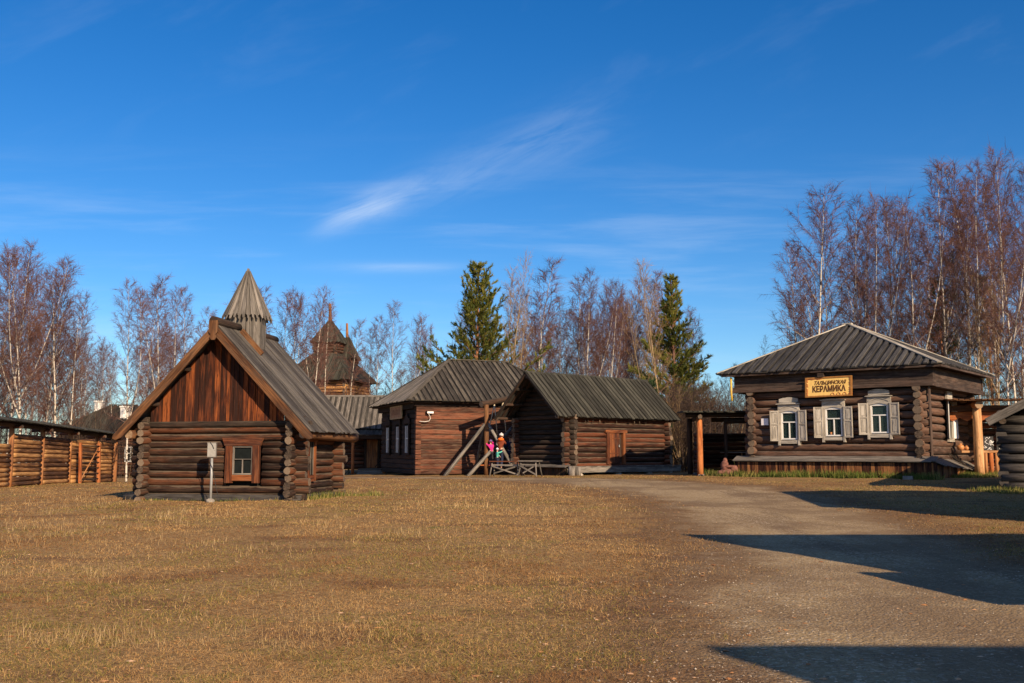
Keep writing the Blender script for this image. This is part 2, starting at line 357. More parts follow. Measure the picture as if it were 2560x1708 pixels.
# ------------------------------------------------------------------ mesh builder
class MB:
    def __init__(s):
        s.v = []; s.f = []; s.m = []; s.uv = []; s.rn = []; s.sm = []
    def face(s, idx, uvs, m, r, smooth=False):
        s.f.append(idx); s.m.append(m); s.uv.extend(uvs); s.rn.extend([r] * len(idx)); s.sm.append(smooth)
    def beam(s, p0, p1, w, h, up=(0, 0, 1), m=0, em=None, r=None, w1=None, h1=None):
        p0 = V(p0); p1 = V(p1); t = p1 - p0; L = t.length
        if L < 1e-6: return
        t /= L
        sd_ = t.cross(V(up))
        if sd_.length < 1e-4: sd_ = t.cross(V((0, 1, 0)))
        sd_.normalize(); u = sd_.cross(t)
        w1 = w if w1 is None else w1; h1 = h if h1 is None else h1
        r = r or (random.random(), random.random())
        b = len(s.v)
        for p, ww, hh in ((p0, w, h), (p1, w1, h1)):
            for a, c in ((-1, -1), (1, -1), (1, 1), (-1, 1)):
                s.v.append(p + sd_ * (a * ww / 2) + u * (c * hh / 2))
        em = m if em is None else em
        cum = [0, w, w + h, 2 * w + h, 2 * w + 2 * h]
        for i in range(4):
            j = (i + 1) % 4
            s.face((b + i, b + j, b + 4 + j, b + 4 + i), [(0, cum[i]), (0, cum[i + 1]), (L, cum[i + 1]), (L, cum[i])], m, r)
        q = [(-w / 2, -h / 2), (w / 2, -h / 2), (w / 2, h / 2), (-w / 2, h / 2)]
        s.face((b + 3, b + 2, b + 1, b), q[::-1], em, r)
        s.face((b + 4, b + 5, b + 6, b + 7), q, em, r)
    def box(s, x0, x1, y0, y1, z0, z1, m=0, r=None):
        d = (x1 - x0, y1 - y0, z1 - z0); c = ((x0 + x1) / 2, (y0 + y1) / 2, (z0 + z1) / 2)
        a = d.index(max(d))
        if a == 0: s.beam((x0, c[1], c[2]), (x1, c[1], c[2]), d[1], d[2], (0, 0, 1), m, r=r)
        elif a == 1: s.beam((c[0], y0, c[2]), (c[0], y1, c[2]), d[0], d[2], (0, 0, 1), m, r=r)
        else: s.beam((c[0], c[1], z0), (c[0], c[1], z1), d[0], d[1], (0, 1, 0), m, r=r)
    def log(s, p0, p1, r0, r1=None, n=10, wob=.05, m=0, em=1, r=None, smooth=True):
        p0 = V(p0); p1 = V(p1); r1 = r0 if r1 is None else r1
        t = p1 - p0; L = t.length
        if L < 1e-6: return
        t /= L
        a = t.cross(V((0, 0, 1)))
        if a.length < 1e-3: a = t.cross(V((1, 0, 0)))
        a.normalize(); c = a.cross(t)
        k = max(2, min(9, int(L / .7) + 2))
        r = r or (random.random(), random.random())
        b = len(s.v); oa = [1 + random.uniform(-wob, wob) for _ in range(n)]
        for i in range(k):
            q = i / (k - 1); rr = r0 + (r1 - r0) * q
            ce = p0 + t * (L * q)
            if 0 < i < k - 1: ce = ce + a * random.uniform(-1, 1) * wob * .25 * rr + c * random.uniform(-1, 1) * wob * .25 * rr
            for j in range(n):
                an = 2 * math.pi * j / n
                ro = rr * oa[j] * (1 + random.uniform(-wob, wob) * .3)
                s.v.append(ce + a * (math.cos(an) * ro) + c * (math.sin(an) * ro))
        cir = 2 * math.pi * r0
        for i in range(k - 1):
            for j in range(n):
                j2 = (j + 1) % n
                u0, u1 = L * i / (k - 1), L * (i + 1) / (k - 1)
                s.face((b + i * n + j, b + i * n + j2, b + (i + 1) * n + j2, b + (i + 1) * n + j),
                       [(u0, cir * j / n), (u0, cir * (j + 1) / n), (u1, cir * (j + 1) / n), (u1, cir * j / n)], m, r, smooth)
        ring = [(math.cos(2 * math.pi * j / n) * r0, math.sin(2 * math.pi * j / n) * r0) for j in range(n)]
        s.face(tuple(b + j for j in range(n))[::-1], ring[::-1], em, r)
        s.face(tuple(b + (k - 1) * n + j for j in range(n)), ring, em, r)
    def hewn(s, p0, p1, w, h, bv=.03, m=0, em=1, r=None):
        """a hewn log with chamfered edges, slightly bowed"""
        p0 = V(p0); p1 = V(p1); t = p1 - p0; L = t.length; t /= L
        a = t.cross(V((0, 0, 1))); a.normalize(); c = a.cross(t)
        r = r or (random.random(), random.random()); b = len(s.v); k = max(2, min(8, int(L / 1.0) + 2))
        P = [(w, -h + bv), (w, h - bv), (w - bv, h), (-w + bv, h), (-w, h - bv), (-w, -h + bv), (-w + bv, -h), (w - bv, -h)]
        for i in range(k):
            q = i / (k - 1); o = a * random.uniform(-.012, .012) + c * random.uniform(-.006, .006)
            for x, z in P: s.v.append(p0 + t * (L * q) + o + a * x + c * z)
        for i in range(k - 1):
            u0, u1 = L * i / (k - 1), L * (i + 1) / (k - 1); cu = 0
            for j in range(8):
                j2 = (j + 1) % 8; l = math.dist(P[j], P[j2])
                s.face((b + i * 8 + j, b + i * 8 + j2, b + (i + 1) * 8 + j2, b + (i + 1) * 8 + j), [(u0, cu), (u0, cu + l), (u1, cu + l), (u1, cu)], m, r)
                cu += l
        s.face(tuple(b + j for j in range(8))[::-1], P[::-1], em, r)
        s.face(tuple(b + (k - 1) * 8 + j for j in range(8)), P, em, r)
    def prism(s, poly, O, A, B, N, th, m=0, along=1, r=None, em=None):
        """2D polygon (a,b) in the plane O + a A + b B, thickened th along N"""
        O = V(O); A = V(A); B = V(B); N = V(N)
        r = r or (random.random(), random.random())
        if A.cross(B).dot(N) < 0: poly = poly[::-1]
        b = len(s.v); n = len(poly)
        for a_, b_ in poly: s.v.append(O + A * a_ + B * b_)
        for a_, b_ in poly: s.v.append(O + A * a_ + B * b_ + N * th)
        uvf = [(p[1], p[0]) if along else (p[0], p[1]) for p in poly]
        s.face(tuple(b + i for i in range(n))[::-1], uvf[::-1], m, r)
        s.face(tuple(b + n + i for i in range(n)), uvf, m, r)
        em = m if em is None else em
        for i in range(n):
            j = (i + 1) % n
            l = math.dist(poly[i], poly[j])
            s.face((b + i, b + j, b + n + j, b + n + i), [(0, 0), (l, 0), (l, th), (0, th)], em, r)
    def tube(s, path, rad, n=5, m=0, r=None, smooth=True, cap=True):
        r = r or (random.random(), random.random())
        b = len(s.v); k = len(path); u = 0; us = []
        pa = None
        for i, p in enumerate(path):
            t = (path[min(i + 1, k - 1)] - path[max(i - 1, 0)])
            if t.length < 1e-9: t = V((0, 0, 1))
            t = t.normalized()
            if pa is None:
                a = t.cross(V((0, 1, 0.2)))
                if a.length < .05: a = t.cross(V((1, 0, 0)))
            else:
                a = pa - t * pa.dot(t)
            a.normalize(); pa = a; c = t.cross(a)
            if i: u += (p - path[i - 1]).length
            us.append(u)
            for j in range(n):
                an = 2 * math.pi * j / n
                s.v.append(p + a * (math.cos(an) * rad[i]) + c * (math.sin(an) * rad[i]))
        for i in range(k - 1):
            ci = 2 * math.pi * rad[i]
            for j in range(n):
                j2 = (j + 1) % n
                s.face((b + i * n + j, b + i * n + j2, b + (i + 1) * n + j2, b + (i + 1) * n + j),
                       [(us[i], ci * j / n), (us[i], ci * (j + 1) / n), (us[i + 1], ci * (j + 1) / n), (us[i + 1], ci * j / n)], m, r, smooth)
        if cap:
            s.face(tuple(b + j for j in range(n))[::-1], [(0, 0)] * n, m, r)
            s.face(tuple(b + (k - 1) * n + j for j in range(n)), [(0, 0)] * n, m, r)
    def cone(s, p, d, rad, m=0, r=None):
        """a 3-sided twig from p along vector d"""
        b = len(s.v); r = r or (random.random(), random.random())
        a = d.cross(V((.3, .8, .5))); a.normalize(); c = d.normalized().cross(a)
        s.v += [p + a * rad, p + (c * .87 - a * .5) * rad, p + (c * -.87 - a * .5) * rad, p + d]
        for i, j in ((0, 1), (1, 2), (2, 0)):
            s.face((b + i, b + j, b + 3), [(0, 0), (0, .01), (.3, 0)], m, r)
    def ball(s, c, rx, ry, rz, n=10, k=7, m=0, wob=0.0, r=None):
        r = r or (random.random(), random.random()); b = len(s.v); c = V(c)
        s.v.append(c + V((0, 0, -rz)))
        for i in range(1, k):
            ph = -math.pi / 2 + math.pi * i / k
            for j in range(n):
                th = 2 * math.pi * j / n; q = 1 + random.uniform(-wob, wob)
                s.v.append(c + V((math.cos(ph) * math.cos(th) * rx * q, math.cos(ph) * math.sin(th) * ry * q, math.sin(ph) * rz * q)))
        s.v.append(c + V((0, 0, rz))); e = len(s.v) - 1
        for j in range(n):
            j2 = (j + 1) % n
            s.face((b, b + 1 + j2, b + 1 + j), [(0, 0)] * 3, m, r, True)
            s.face((e, b + 1 + (k - 2) * n + j, b + 1 + (k - 2) * n + j2), [(0, 0)] * 3, m, r, True)
            for i in range(k - 2):
                s.face((b + 1 + i * n + j, b + 1 + i * n + j2, b + 1 + (i + 1) * n + j2, b + 1 + (i + 1) * n + j), [(0, 0), (0, .1), (.1, .1), (.1, 0)], m, r, True)
    def lathe(s, c, prof, n=12, m=0, r=None):
        s_path = [V(c) + V((0, 0, z)) for _, z in prof]
        s.tube(s_path, [max(q, .001) for q, _ in prof], n, m, r)
    def mesh(s, name, mats):
        me = bpy.data.meshes.new(name)
        me.from_pydata([tuple(v) for v in s.v], [], s.f)
        for mm in mats: me.materials.append(M[mm] if isinstance(mm, str) else mm)
        me.polygons.foreach_set('material_index', np.array(s.m, dtype=np.int32))
        me.polygons.foreach_set('use_smooth', np.array(s.sm, dtype=bool))
        l = me.uv_layers.new(name='UVMap'); l.data.foreach_set('uv', np.array(s.uv, dtype=np.float32).ravel())
        l = me.uv_layers.new(name='rnd'); l.data.foreach_set('uv', np.array(s.rn, dtype=np.float32).ravel())
        me.update()
        return me
    def build(s, name, mats, parent=None):
        o = bpy.data.objects.new(name, s.mesh(name, mats))
        SC.collection.objects.link(o)
        if parent is not None: o.parent = parent
        return o

def tag(o, label=None, cat=None, group=None, kind=None):
    if label: o['label'] = label
    if cat: o['category'] = cat
    if group: o['group'] = group
    if kind: o['kind'] = kind
    return o
def empty(name, loc, rz=0, label=None, cat=None, group=None):
    o = bpy.data.objects.new(name, None); o.empty_display_size = .3
    SC.collection.objects.link(o)
    o.location = loc; o.rotation_euler = (0, 0, R(rz))
    return tag(o, label, cat, group)
def fast_mesh(name, verts, faces_n, mats, rnd):
    """verts (n*k,3) array of n separate k-gons"""
    n = len(verts) // faces_n
    me = bpy.data.meshes.new(name)
    me.vertices.add(len(verts)); me.vertices.foreach_set('co', verts.astype(np.float32).ravel())
    me.loops.add(len(verts)); me.loops.foreach_set('vertex_index', np.arange(len(verts), dtype=np.int32))
    me.polygons.add(n); me.polygons.foreach_set('loop_start', np.arange(0, len(verts), faces_n, dtype=np.int32))
    me.polygons.foreach_set('loop_total', np.full(n, faces_n, dtype=np.int32))
    for mm in mats: me.materials.append(M[mm])
    l = me.uv_layers.new(name='UVMap')
    l = me.uv_layers.new(name='rnd')
    rr = np.repeat(rnd, faces_n); l.data.foreach_set('uv', np.stack([rr, rr], 1).astype(np.float32).ravel())
    me.update(); me.validate()
    o = bpy.data.objects.new(name, me); SC.collection.objects.link(o)
    return o

# ------------------------------------------------------------------ ground and gravel path
PATH_L = [(0.2, -6), (0.5, 2), (1.0, 6.4), (1.7, 9.9), (2.6, 13.5), (3.1, 17.5), (3.7, 23), (3.7, 28), (2.6, 33.5), (0, 39), (-3.3, 44.5), (-7, 48), (-12, 52), (-16, 56)]
PATH_R = [(7.5, -6), (7.2, 2), (7.2, 6.4), (7.0, 10), (6.9, 13.3), (7.4, 17.5), (8.2, 23), (8.6, 28), (8.3, 33), (5.2, 39.5), (-.5, 45.5), (-5, 49.5), (-10, 54), (-15, 58)]
def seg_dist(x, y, pts):
    d = np.full_like(x, 1e9); sgn = np.zeros_like(x)
    for (ax, ay), (bx, by) in zip(pts[:-1], pts[1:]):
        ex, ey = bx - ax, by - ay; L2 = ex * ex + ey * ey
        t = np.clip(((x - ax) * ex + (y - ay) * ey) / L2, 0, 1)
        dx_, dy_ = x - (ax + t * ex), y - (ay + t * ey)
        dd = np.hypot(dx_, dy_); cr = ex * (y - ay) - ey * (x - ax)
        m_ = dd < d - 1e-9; d = np.where(m_, dd, d); sgn = np.where(m_, np.sign(cr), sgn)
    return d * sgn
def path_sd(x, y):
    """signed distance into the gravel: >0 inside"""
    l = -seg_dist(x, y, PATH_L); r = seg_dist(x, y, PATH_R)
    return np.minimum(l, r)
def axis(parts):
    out = []
    for a, b, st in parts: out += list(np.arange(a, b, st))
    return np.array(out + [parts[-1][1]])
XS = axis([(-700, -120, 40), (-120, -40, 5), (-40, -12, .6), (-12, 14, .25), (14, 40, .6), (40, 120, 5), (120, 700, 40)])
YS = axis([(-200, -20, 15), (-20, 3, 1), (3, 20, .2), (20, 60, .35), (60, 120, 3), (120, 900, 40)])
GXm, GYm = np.meshgrid(XS, YS)
rng = np.random.default_rng(3)
def lumps(x, y):
    return (.022 * np.sin(x * 1.7 + .6 * np.sin(y * .9)) * np.sin(y * 1.3 + x * .4) + .012 * np.sin(x * 4.1 + y * 2.2) * np.sin(y * 3.7 - x * 1.3))
SDm = path_sd(GXm, GYm)
Zm = ground_np(GXm, GYm) + lumps(GXm, GYm) * np.clip(1 - SDm, .35, 1)

def ground_mat(name, is_path):
    m, k, b = new_mat(name, .95)
    b.inputs['Specular IOR Level'].default_value = .1
    pos = k.node('ShaderNodeNewGeometry').outputs['Position']
    x, y, z = k.sep(pos)
    at_ = k.node('ShaderNodeAttribute', attribute_name='gravel').outputs['Fac']
    bign = k.noise(pos, .35, 5, .6); midn = k.noise(pos, 1.6, 5, .65); fine = k.noise(pos, 14, 6, .7); vf = k.noise(pos, 55, 4, .7)
    flat = k.comb(k.math('MULTIPLY', x, .5), y, 0)
    pt = k.noise(flat, .8, 5, .62)
    grass = k.ramp(fine, [(.28, (.12, .070, .030)), (.48, (.27, .165, .070)), (.7, (.46, .30, .13))])
    grass = k.mix(k.smooth(pt, .5, .68), grass, k.ramp(fine, [(.3, (.10, .055, .026)), (.7, (.27, .150, .070))]))
    grass = k.mix(k.math('MULTIPLY', k.smooth(midn, .56, .72), k.smooth(bign, .42, .62)), grass, k.ramp(fine, [(.3, (.09, .075, .02)), (.7, (.22, .19, .055))]))
    vo = k.node('ShaderNodeTexVoronoi'); k.put(vo.inputs['Vector'], pos); vo.inputs['Scale'].default_value = 34
    vs = k.sep(vo.outputs['Color'])[0]
    vo2 = k.node('ShaderNodeTexVoronoi'); k.put(vo2.inputs['Vector'], pos); vo2.inputs['Scale'].default_value = 90
    gr = k.ramp(k.math('ADD', k.math('MULTIPLY', fine, .6), k.math('MULTIPLY', vf, .4)), [(.3, (.21, .145, .075)), (.5, (.36, .26, .14)), (.72, (.51, .38, .21))])
    ru = k.noise(k.comb(k.math('MULTIPLY', x, 1.1), k.math('MULTIPLY', y, .12), 2.0), 1.0, 4, .6)
    gr = k.mix(k.math('MULTIPLY', k.smooth(ru, .48, .66), .6), gr, (.16, .105, .060))
    gr = k.mix(k.math('MULTIPLY', k.smooth(vs, .72, .95), .8), gr, (.58, .46, .31))
    gr = k.mix(k.math('MULTIPLY', k.smooth(bign, .42, .6), .65), gr, (.19, .125, .072))
    gr = k.mix(k.math('MULTIPLY', k.smooth(k.sep(vo2.outputs['Color'])[1], .8, 1), .5), gr, (.09, .07, .05))
    dirt = k.ramp(fine, [(.3, (.075, .042, .024)), (.7, (.20, .115, .065))])
    e = k.math('ADD', at_, k.math('MULTIPLY', k.math('SUBTRACT', k.noise(pos, 1.1, 7, .72), .5), 4.2))
    base = k.mix(k.smooth(e, -1.6, -.3), grass, k.mix(.62, grass, dirt))
    col = k.mix(k.smooth(e, -.5, 1.3), base, gr)
    k.put(b.inputs['Base Color'], col)
    bp = k.node('ShaderNodeBump'); bp.inputs['Strength'].default_value = .75; bp.inputs['Distance'].default_value = .03
    h = k.math('ADD', k.math('MULTIPLY', fine, .8), k.math('MULTIPLY', k.math('SUBTRACT', 1.0, vo.outputs['Distance']), .5))
    k.put(bp.inputs['Height'], k.math('ADD', h, k.math('MULTIPLY', vf, .3))); k.put(b.inputs['Normal'], bp.outputs[0])
    return m
M['ground'] = ground_mat('ground_dry_grass', False)
M['path'] = ground_mat('path_gravel', True)

def grid_obj(name, keep, dz, mat):
    ny, nx = GXm.shape
    idx = np.arange(ny * nx).reshape(ny, nx)
    q = np.stack([idx[:-1, :-1], idx[:-1, 1:], idx[1:, 1:], idx[1:, :-1]], -1)[keep]
    used, inv = np.unique(q.ravel(), return_inverse=True)
    dzz = np.clip((SDm.ravel() - .45) * .02, -.004, .004) if dz else 0.0
    co = np.stack([GXm.ravel(), GYm.ravel(), Zm.ravel() + dzz], 1)[used]
    me = bpy.data.meshes.new(name)
    me.vertices.add(len(co)); me.vertices.foreach_set('co', co.astype(np.float32).ravel())
    nf = len(q)
    me.loops.add(nf * 4); me.loops.foreach_set('vertex_index', inv.astype(np.int32))
    me.polygons.add(nf); me.polygons.foreach_set('loop_start', np.arange(0, nf * 4, 4, dtype=np.int32))
    me.polygons.foreach_set('loop_total', np.full(nf, 4, dtype=np.int32))
    me.polygons.foreach_set('use_smooth', np.ones(nf, dtype=bool))
    a = me.attributes.new('gravel', 'FLOAT', 'POINT'); a.data.foreach_set('value', np.clip(SDm.ravel()[used], -6, 6).astype(np.float32))
    me.materials.append(M[mat]); me.update(); me.validate()
    o = bpy.data.objects.new(name, me); SC.collection.objects.link(o)
    return tag(o, kind='structure')
grid_obj('ground', np.ones((len(YS) - 1, len(XS) - 1), bool), 0, 'ground')
cx_ = (XS[:-1] + XS[1:]) / 2; cy_ = (YS[:-1] + YS[1:]) / 2
CXm, CYm = np.meshgrid(cx_, cy_)
grid_obj('gravel_path', (path_sd(CXm, CYm) > .1) & (CYm < 60) & (CYm > -6), .004, 'path')

def gl(x, y):
    return ground_np(x, y) + lumps(x, y) * np.clip(1 - path_sd(x, y), .35, 1)
BOXES = [(-10.6, -5.6, 27.6, 32), (9, 20, 36.5, 50), (14.5, 22, 24, 36), (-9, 5, 53, 70), (2, 12, 49, 60)]
def vnoise(x, y, seed=0):
    g = np.random.default_rng(seed); T = g.uniform(0, 1, (128, 128))
    xi = np.floor(x).astype(int); yi = np.floor(y).astype(int); fx = x - xi; fy = y - yi
    fx = fx * fx * (3 - 2 * fx); fy = fy * fy * (3 - 2 * fy)
    t = lambda a, b: T[a % 128, b % 128]
    return (t(xi, yi) * (1 - fx) + t(xi + 1, yi) * fx) * (1 - fy) + (t(xi, yi + 1) * (1 - fx) + t(xi + 1, yi + 1) * fx) * fy
def fnoise(x, y, seed=0):
    return .5 * vnoise(x, y, seed) + .3 * vnoise(x * 2.3, y * 2.3, seed + 1) + .2 * vnoise(x * 5.1, y * 5.1, seed + 2)
def blades(name, n, dmin, dmax, hmin, hmax, wbase, mat, seed, keep=None, xl=.58, lean=.5, region=None, power=1.0, wfar=.00036):
    g = np.random.default_rng(seed)
    if region is None:
        d = np.exp(g.uniform(math.log(dmin), math.log(dmax), n) ** power) if power != 1 else np.exp(g.uniform(math.log(dmin), math.log(dmax), n))
        x = g.uniform(-xl, xl, n) * d; y = d
    else:
        x = g.uniform(region[0], region[1], n); y = g.uniform(region[2], region[3], n)
    pr = np.clip(path_sd(x, y), -9, 9)
    ok = g.uniform(0, 1, n) < np.clip(.42 - (pr + 3.0 * (fnoise(x * .7, y * .7, 31) - .5)) * .55, 0.0, 1) ** 1.6
    ok &= g.uniform(0, 1, n) < .45 + .9 * fnoise(x * .6, y * .45, 37)
    for a, b_, c, e in (BOXES if region is None else ()): ok &= ~((x > a + .5) & (x < b_ - .5) & (y > c + .5) & (y < e))
    if keep is not None: ok &= keep(x, y, g)
    x, y = x[ok], y[ok]; n = len(x)
    z = gl(x, y) - .004
    cl = np.clip(1.6 * fnoise(x * .9, y * .8, 41) - .3, 0, 1)
    h = g.uniform(hmin, hmax, n) * (.55 + .75 * cl); wd = np.maximum(wbase, y * wfar) * g.uniform(.7, 1.3, n)
    a = g.uniform(0, 2 * math.pi, n); b_ = g.uniform(0, 2 * math.pi, n); ln = g.uniform(0, 1, n) * lean * h * 2
    p0 = np.stack([x - np.cos(a) * wd, y - np.sin(a) * wd, z], 1)
    p1 = np.stack([x + np.cos(a) * wd, y + np.sin(a) * wd, z], 1)
    p2 = np.stack([x + np.cos(b_) * ln, y + np.sin(b_) * ln, z + h], 1)
    v = np.stack([p0, p1, p2], 1).reshape(-1, 3)
    gp = fnoise(x * .5, y * .38, 43) + .25 * (fnoise(x * 3, y * 3, 44) - .5)
    rp = fnoise(x * .34, y * .3, 53) + .3 * (fnoise(x * 2.4, y * 2.4, 54) - .5)
    r = g.uniform(.12, .70, n) ** 1.0
    r = np.where(rp < .47, r * .45, r)
    r = np.where((gp > .55) & (g.uniform(0, 1, n) < .62), g.uniform(.72, 1, n), r)
    r = np.where((g.uniform(0, 1, n) < .06), g.uniform(.72, 1, n), r)
    return fast_mesh(name, v, 3, [mat], r)
near_grass = blades('dry_grass', 520000, 5.2, 48, .010, .038, .0015, 'grass_dry', 1, lean=1.2)
tag(near_grass, 'short dry straw coloured grass covering the open field', 'grass', kind='stuff')
def clumpy(x, y, g):
    c = np.sin(x * .9 + 3 * np.sin(y * .31)) * np.sin(y * .8 + 2 * np.sin(x * .37)) + .35 * np.sin(x * 5 + y * 3)
    v = vnoise(x * .55, y * .4, 5) + .5 * vnoise(x * 2.1, y * 1.6, 9)
    return (g.uniform(0, 1, len(x)) < np.clip((v - .62) * 1.6, .03, 1)) & (x < 3)
tall = blades('straw_stalks', 60000, 8, 36, .04, .15, .0011, 'grass_straw', 2, keep=clumpy, lean=.35, wfar=.00019)
tag(tall, 'taller pale dry stalks standing in loose patches in the field', 'grass', kind='stuff')
def near_line(ax, ay, bx, by, wdt):
    def f(x, y, g):
        ex, ey = bx - ax, by - ay
        t = np.clip(((x - ax) * ex + (y - ay) * ey) / (ex * ex + ey * ey), 0, 1)
        d = np.hypot(x - ax - t * ex, y - ay - t * ey)
        return d < wdt * (.4 + .6 * g.uniform(0, 1, len(x))) * (.6 + .4 * np.sin(x * 3))
    return f

def stones(name, n, dmin, dmax, smin, smax, mat, seed, on_path, flat=.6):
    g = np.random.default_rng(seed)
    d = np.exp(g.uniform(math.log(dmin), math.log(dmax), n)); x = g.uniform(-.56, .56, n) * d; y = d
    sdv = path_sd(x, y)
    ok = (sdv > -.4) & (g.uniform(0, 1, n) < .9) if on_path == 1 else ((np.abs(sdv) < 1.3) if on_path == 2 else sdv < 3)
    x, y = x[ok], y[ok]; n = len(x); s = np.exp(g.uniform(math.log(smin), math.log(smax), n))
    z = gl(x, y) + .006
    a = g.uniform(0, 6.28, n)
    # each stone: a squashed irregular octahedron (8 triangles)
    base = np.array([[1, 0, 0], [0, 1, 0], [-1, 0, 0], [0, -1, 0], [0, 0, 1], [0, 0, -1]], float)
    P = base[None] * g.uniform(.6, 1.2, (n, 6, 1)) * s[:, None, None]
    P[:, :, 2] *= flat
    ca_, sa_ = np.cos(a)[:, None], np.sin(a)[:, None]
    X = P[:, :, 0] * ca_ - P[:, :, 1] * sa_; Y = P[:, :, 0] * sa_ + P[:, :, 1] * ca_
    P = np.stack([X + x[:, None], Y + y[:, None], P[:, :, 2] + z[:, None]], -1)
    tri = np.array([[0, 1, 4], [1, 2, 4], [2, 3, 4], [3, 0, 4], [1, 0, 5], [2, 1, 5], [3, 2, 5], [0, 3, 5]])
    return fast_mesh(name, P[:, tri].reshape(-1, 3), 3, [mat], np.repeat(g.uniform(0, 1, n), 8))
tag(stones('gravel', 9000, 5.3, 30, .004, .014, 'pebble', 5, 1), 'loose gravel and small stones lying on the path', 'gravel', kind='stuff')
tag(stones('edge_gravel', 5000, 5.3, 24, .004, .016, 'pebble', 6, 2), 'coarser gravel spilling over the edge of the path', 'gravel', kind='stuff')
tag(stones('fallen_leaves', 700, 5.3, 34, .012, .040, 'leaf', 8, 0, .25), 'fallen leaves and pale pebbles scattered over the dry grass', 'leaves', kind='stuff')

# ------------------------------------------------------------------ building blocks
def rows_along(mb, axis_, fixed, a0, a1, z0, n, pitch, r, openings=(), m=0, em=1, jit=.06, wob=.09, rfun=None):
    for i in range(n):
        z = z0 + pitch * (i + .5)
        segs = [(a0 + random.uniform(-jit, jit), a1 + random.uniform(-jit, jit))]
        for (o0, o1, zz0, zz1) in openings:
            if zz0 < z < zz1:
                ns = []
                for s0, s1 in segs:
                    if s0 < o0: ns.append((s0, min(s1, o0)))
                    if s1 > o1: ns.append((max(s0, o1), s1))
                segs = ns
        rr = min(r, pitch * .51) * random.uniform(.90, 1.09); zj = random.uniform(-.018, .018) * pitch / .25; zk = random.uniform(-.018, .018) * pitch / .25
        rn = (random.random(), random.random())
        for s0, s1 in segs:
            if s1 - s0 < .02: continue
            p0, p1 = ((s0, fixed, z + zj), (s1, fixed, z + zk)) if axis_ == 'x' else ((fixed, s0, z + zj), (fixed, s1, z + zk))
            mb.log(p0, p1, rr, rr * random.uniform(.86, 1.06), 12, wob, m, em, r=rn)

def log_house(par, W, D, z0, n, pitch, r, ext, mats, front_open=(), left_open=(), right_open=(), side_off=.5, shade_side=None, em='end'):
    """four log walls, crossing at the corners with ends sticking out"""
    mb = MB(); rows_along(mb, 'x', 0, -ext, W + ext, z0, n, pitch, r, front_open); mb.build('front_wall', [mats, em], par)
    mb = MB(); rows_along(mb, 'x', D, -ext, W + ext, z0, n, pitch, r); mb.build('back_wall', [mats, em], par)
    sz = z0 + pitch * side_off
    mb = MB(); rows_along(mb, 'y', 0, -ext, D + ext, sz - (pitch if side_off >= .5 else 0), n + 1, pitch, r, left_open); mb.build('side_wall', [shade_side or mats, em], par)
    mb = MB(); rows_along(mb, 'y', W, -ext, D + ext, sz - (pitch if side_off >= .5 else 0), n + 1, pitch, r, right_open); mb.build('side_wall', [mats, em], par)

def plank_slope(mb, O, S, T, L, tmax, pitch, wup, tmin=lambda s: 0.0, th=.028, upth=.032, m=0, jit=.055, lower=True, start=0.0, lowm=None):
    """boards running up a slope. O eave start, S along the eave, T up the slope (unit)."""
    O = V(O); S = V(S).normalized(); T = V(T).normalized(); N = S.cross(T).normalized()
    if N.z < 0: N = -N
    s = start; k = 0
    while s < L - .01:
        e = min(s + pitch, L)
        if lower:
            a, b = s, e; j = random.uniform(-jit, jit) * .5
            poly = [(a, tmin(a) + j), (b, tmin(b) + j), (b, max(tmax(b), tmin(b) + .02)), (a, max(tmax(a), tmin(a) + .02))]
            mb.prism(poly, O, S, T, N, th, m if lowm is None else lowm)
        c = s + pitch * .5; hw = wup / 2 * random.uniform(.80, 1.12)
        a, b = max(c - hw, 0), min(c + hw, L); j = random.uniform(-jit, jit)
        ta, tb = tmax(a), tmax(b)
        if max(ta, tb) > .05:
            poly = [(a, tmin(a) - .03 + j), (b, tmin(b) - .03 + j), (b, max(tb, tmin(b) + .02)), (a, max(ta, tmin(a) + .02))]
            mb.prism(poly, O + N * (th + .002 + random.uniform(0, .014)), S, T, N, upth, m)
        s = e; k += 1

def gable_roof(par, x0, x1, y0, y1, zeave, zridge, mat, pitch=.26, wup=.18, name='roof', ridge=True, ridge_axis='x', **kw):
    """ridge along x between the eave lines y0 and y1"""
    ym = (y0 + y1) / 2; mb = MB()
    T1 = V((0, ym - y0, zridge - zeave)); L1 = T1.length
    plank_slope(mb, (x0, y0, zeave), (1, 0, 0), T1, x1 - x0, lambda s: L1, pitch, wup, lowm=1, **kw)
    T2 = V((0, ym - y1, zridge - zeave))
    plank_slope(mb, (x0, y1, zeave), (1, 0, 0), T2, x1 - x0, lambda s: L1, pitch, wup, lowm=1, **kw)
    o = mb.build(name, [mat, 'roof_gap_shade'], par)
    if ridge:
        rb = MB()
        for sgn, T in ((1, T1), (-1, T2)):
            t = T.normalized(); n = V((0, -t.z * (1 if sgn > 0 else -1), abs(t.y)))
            rb.beam(V((x0 - .03, ym, zridge + .07)) - t * .07, V((x1 + .03, ym, zridge + .07)) - t * .07, .17, .03, up=n)
        rb.build('ridge_cap', [mat], o)
    return o

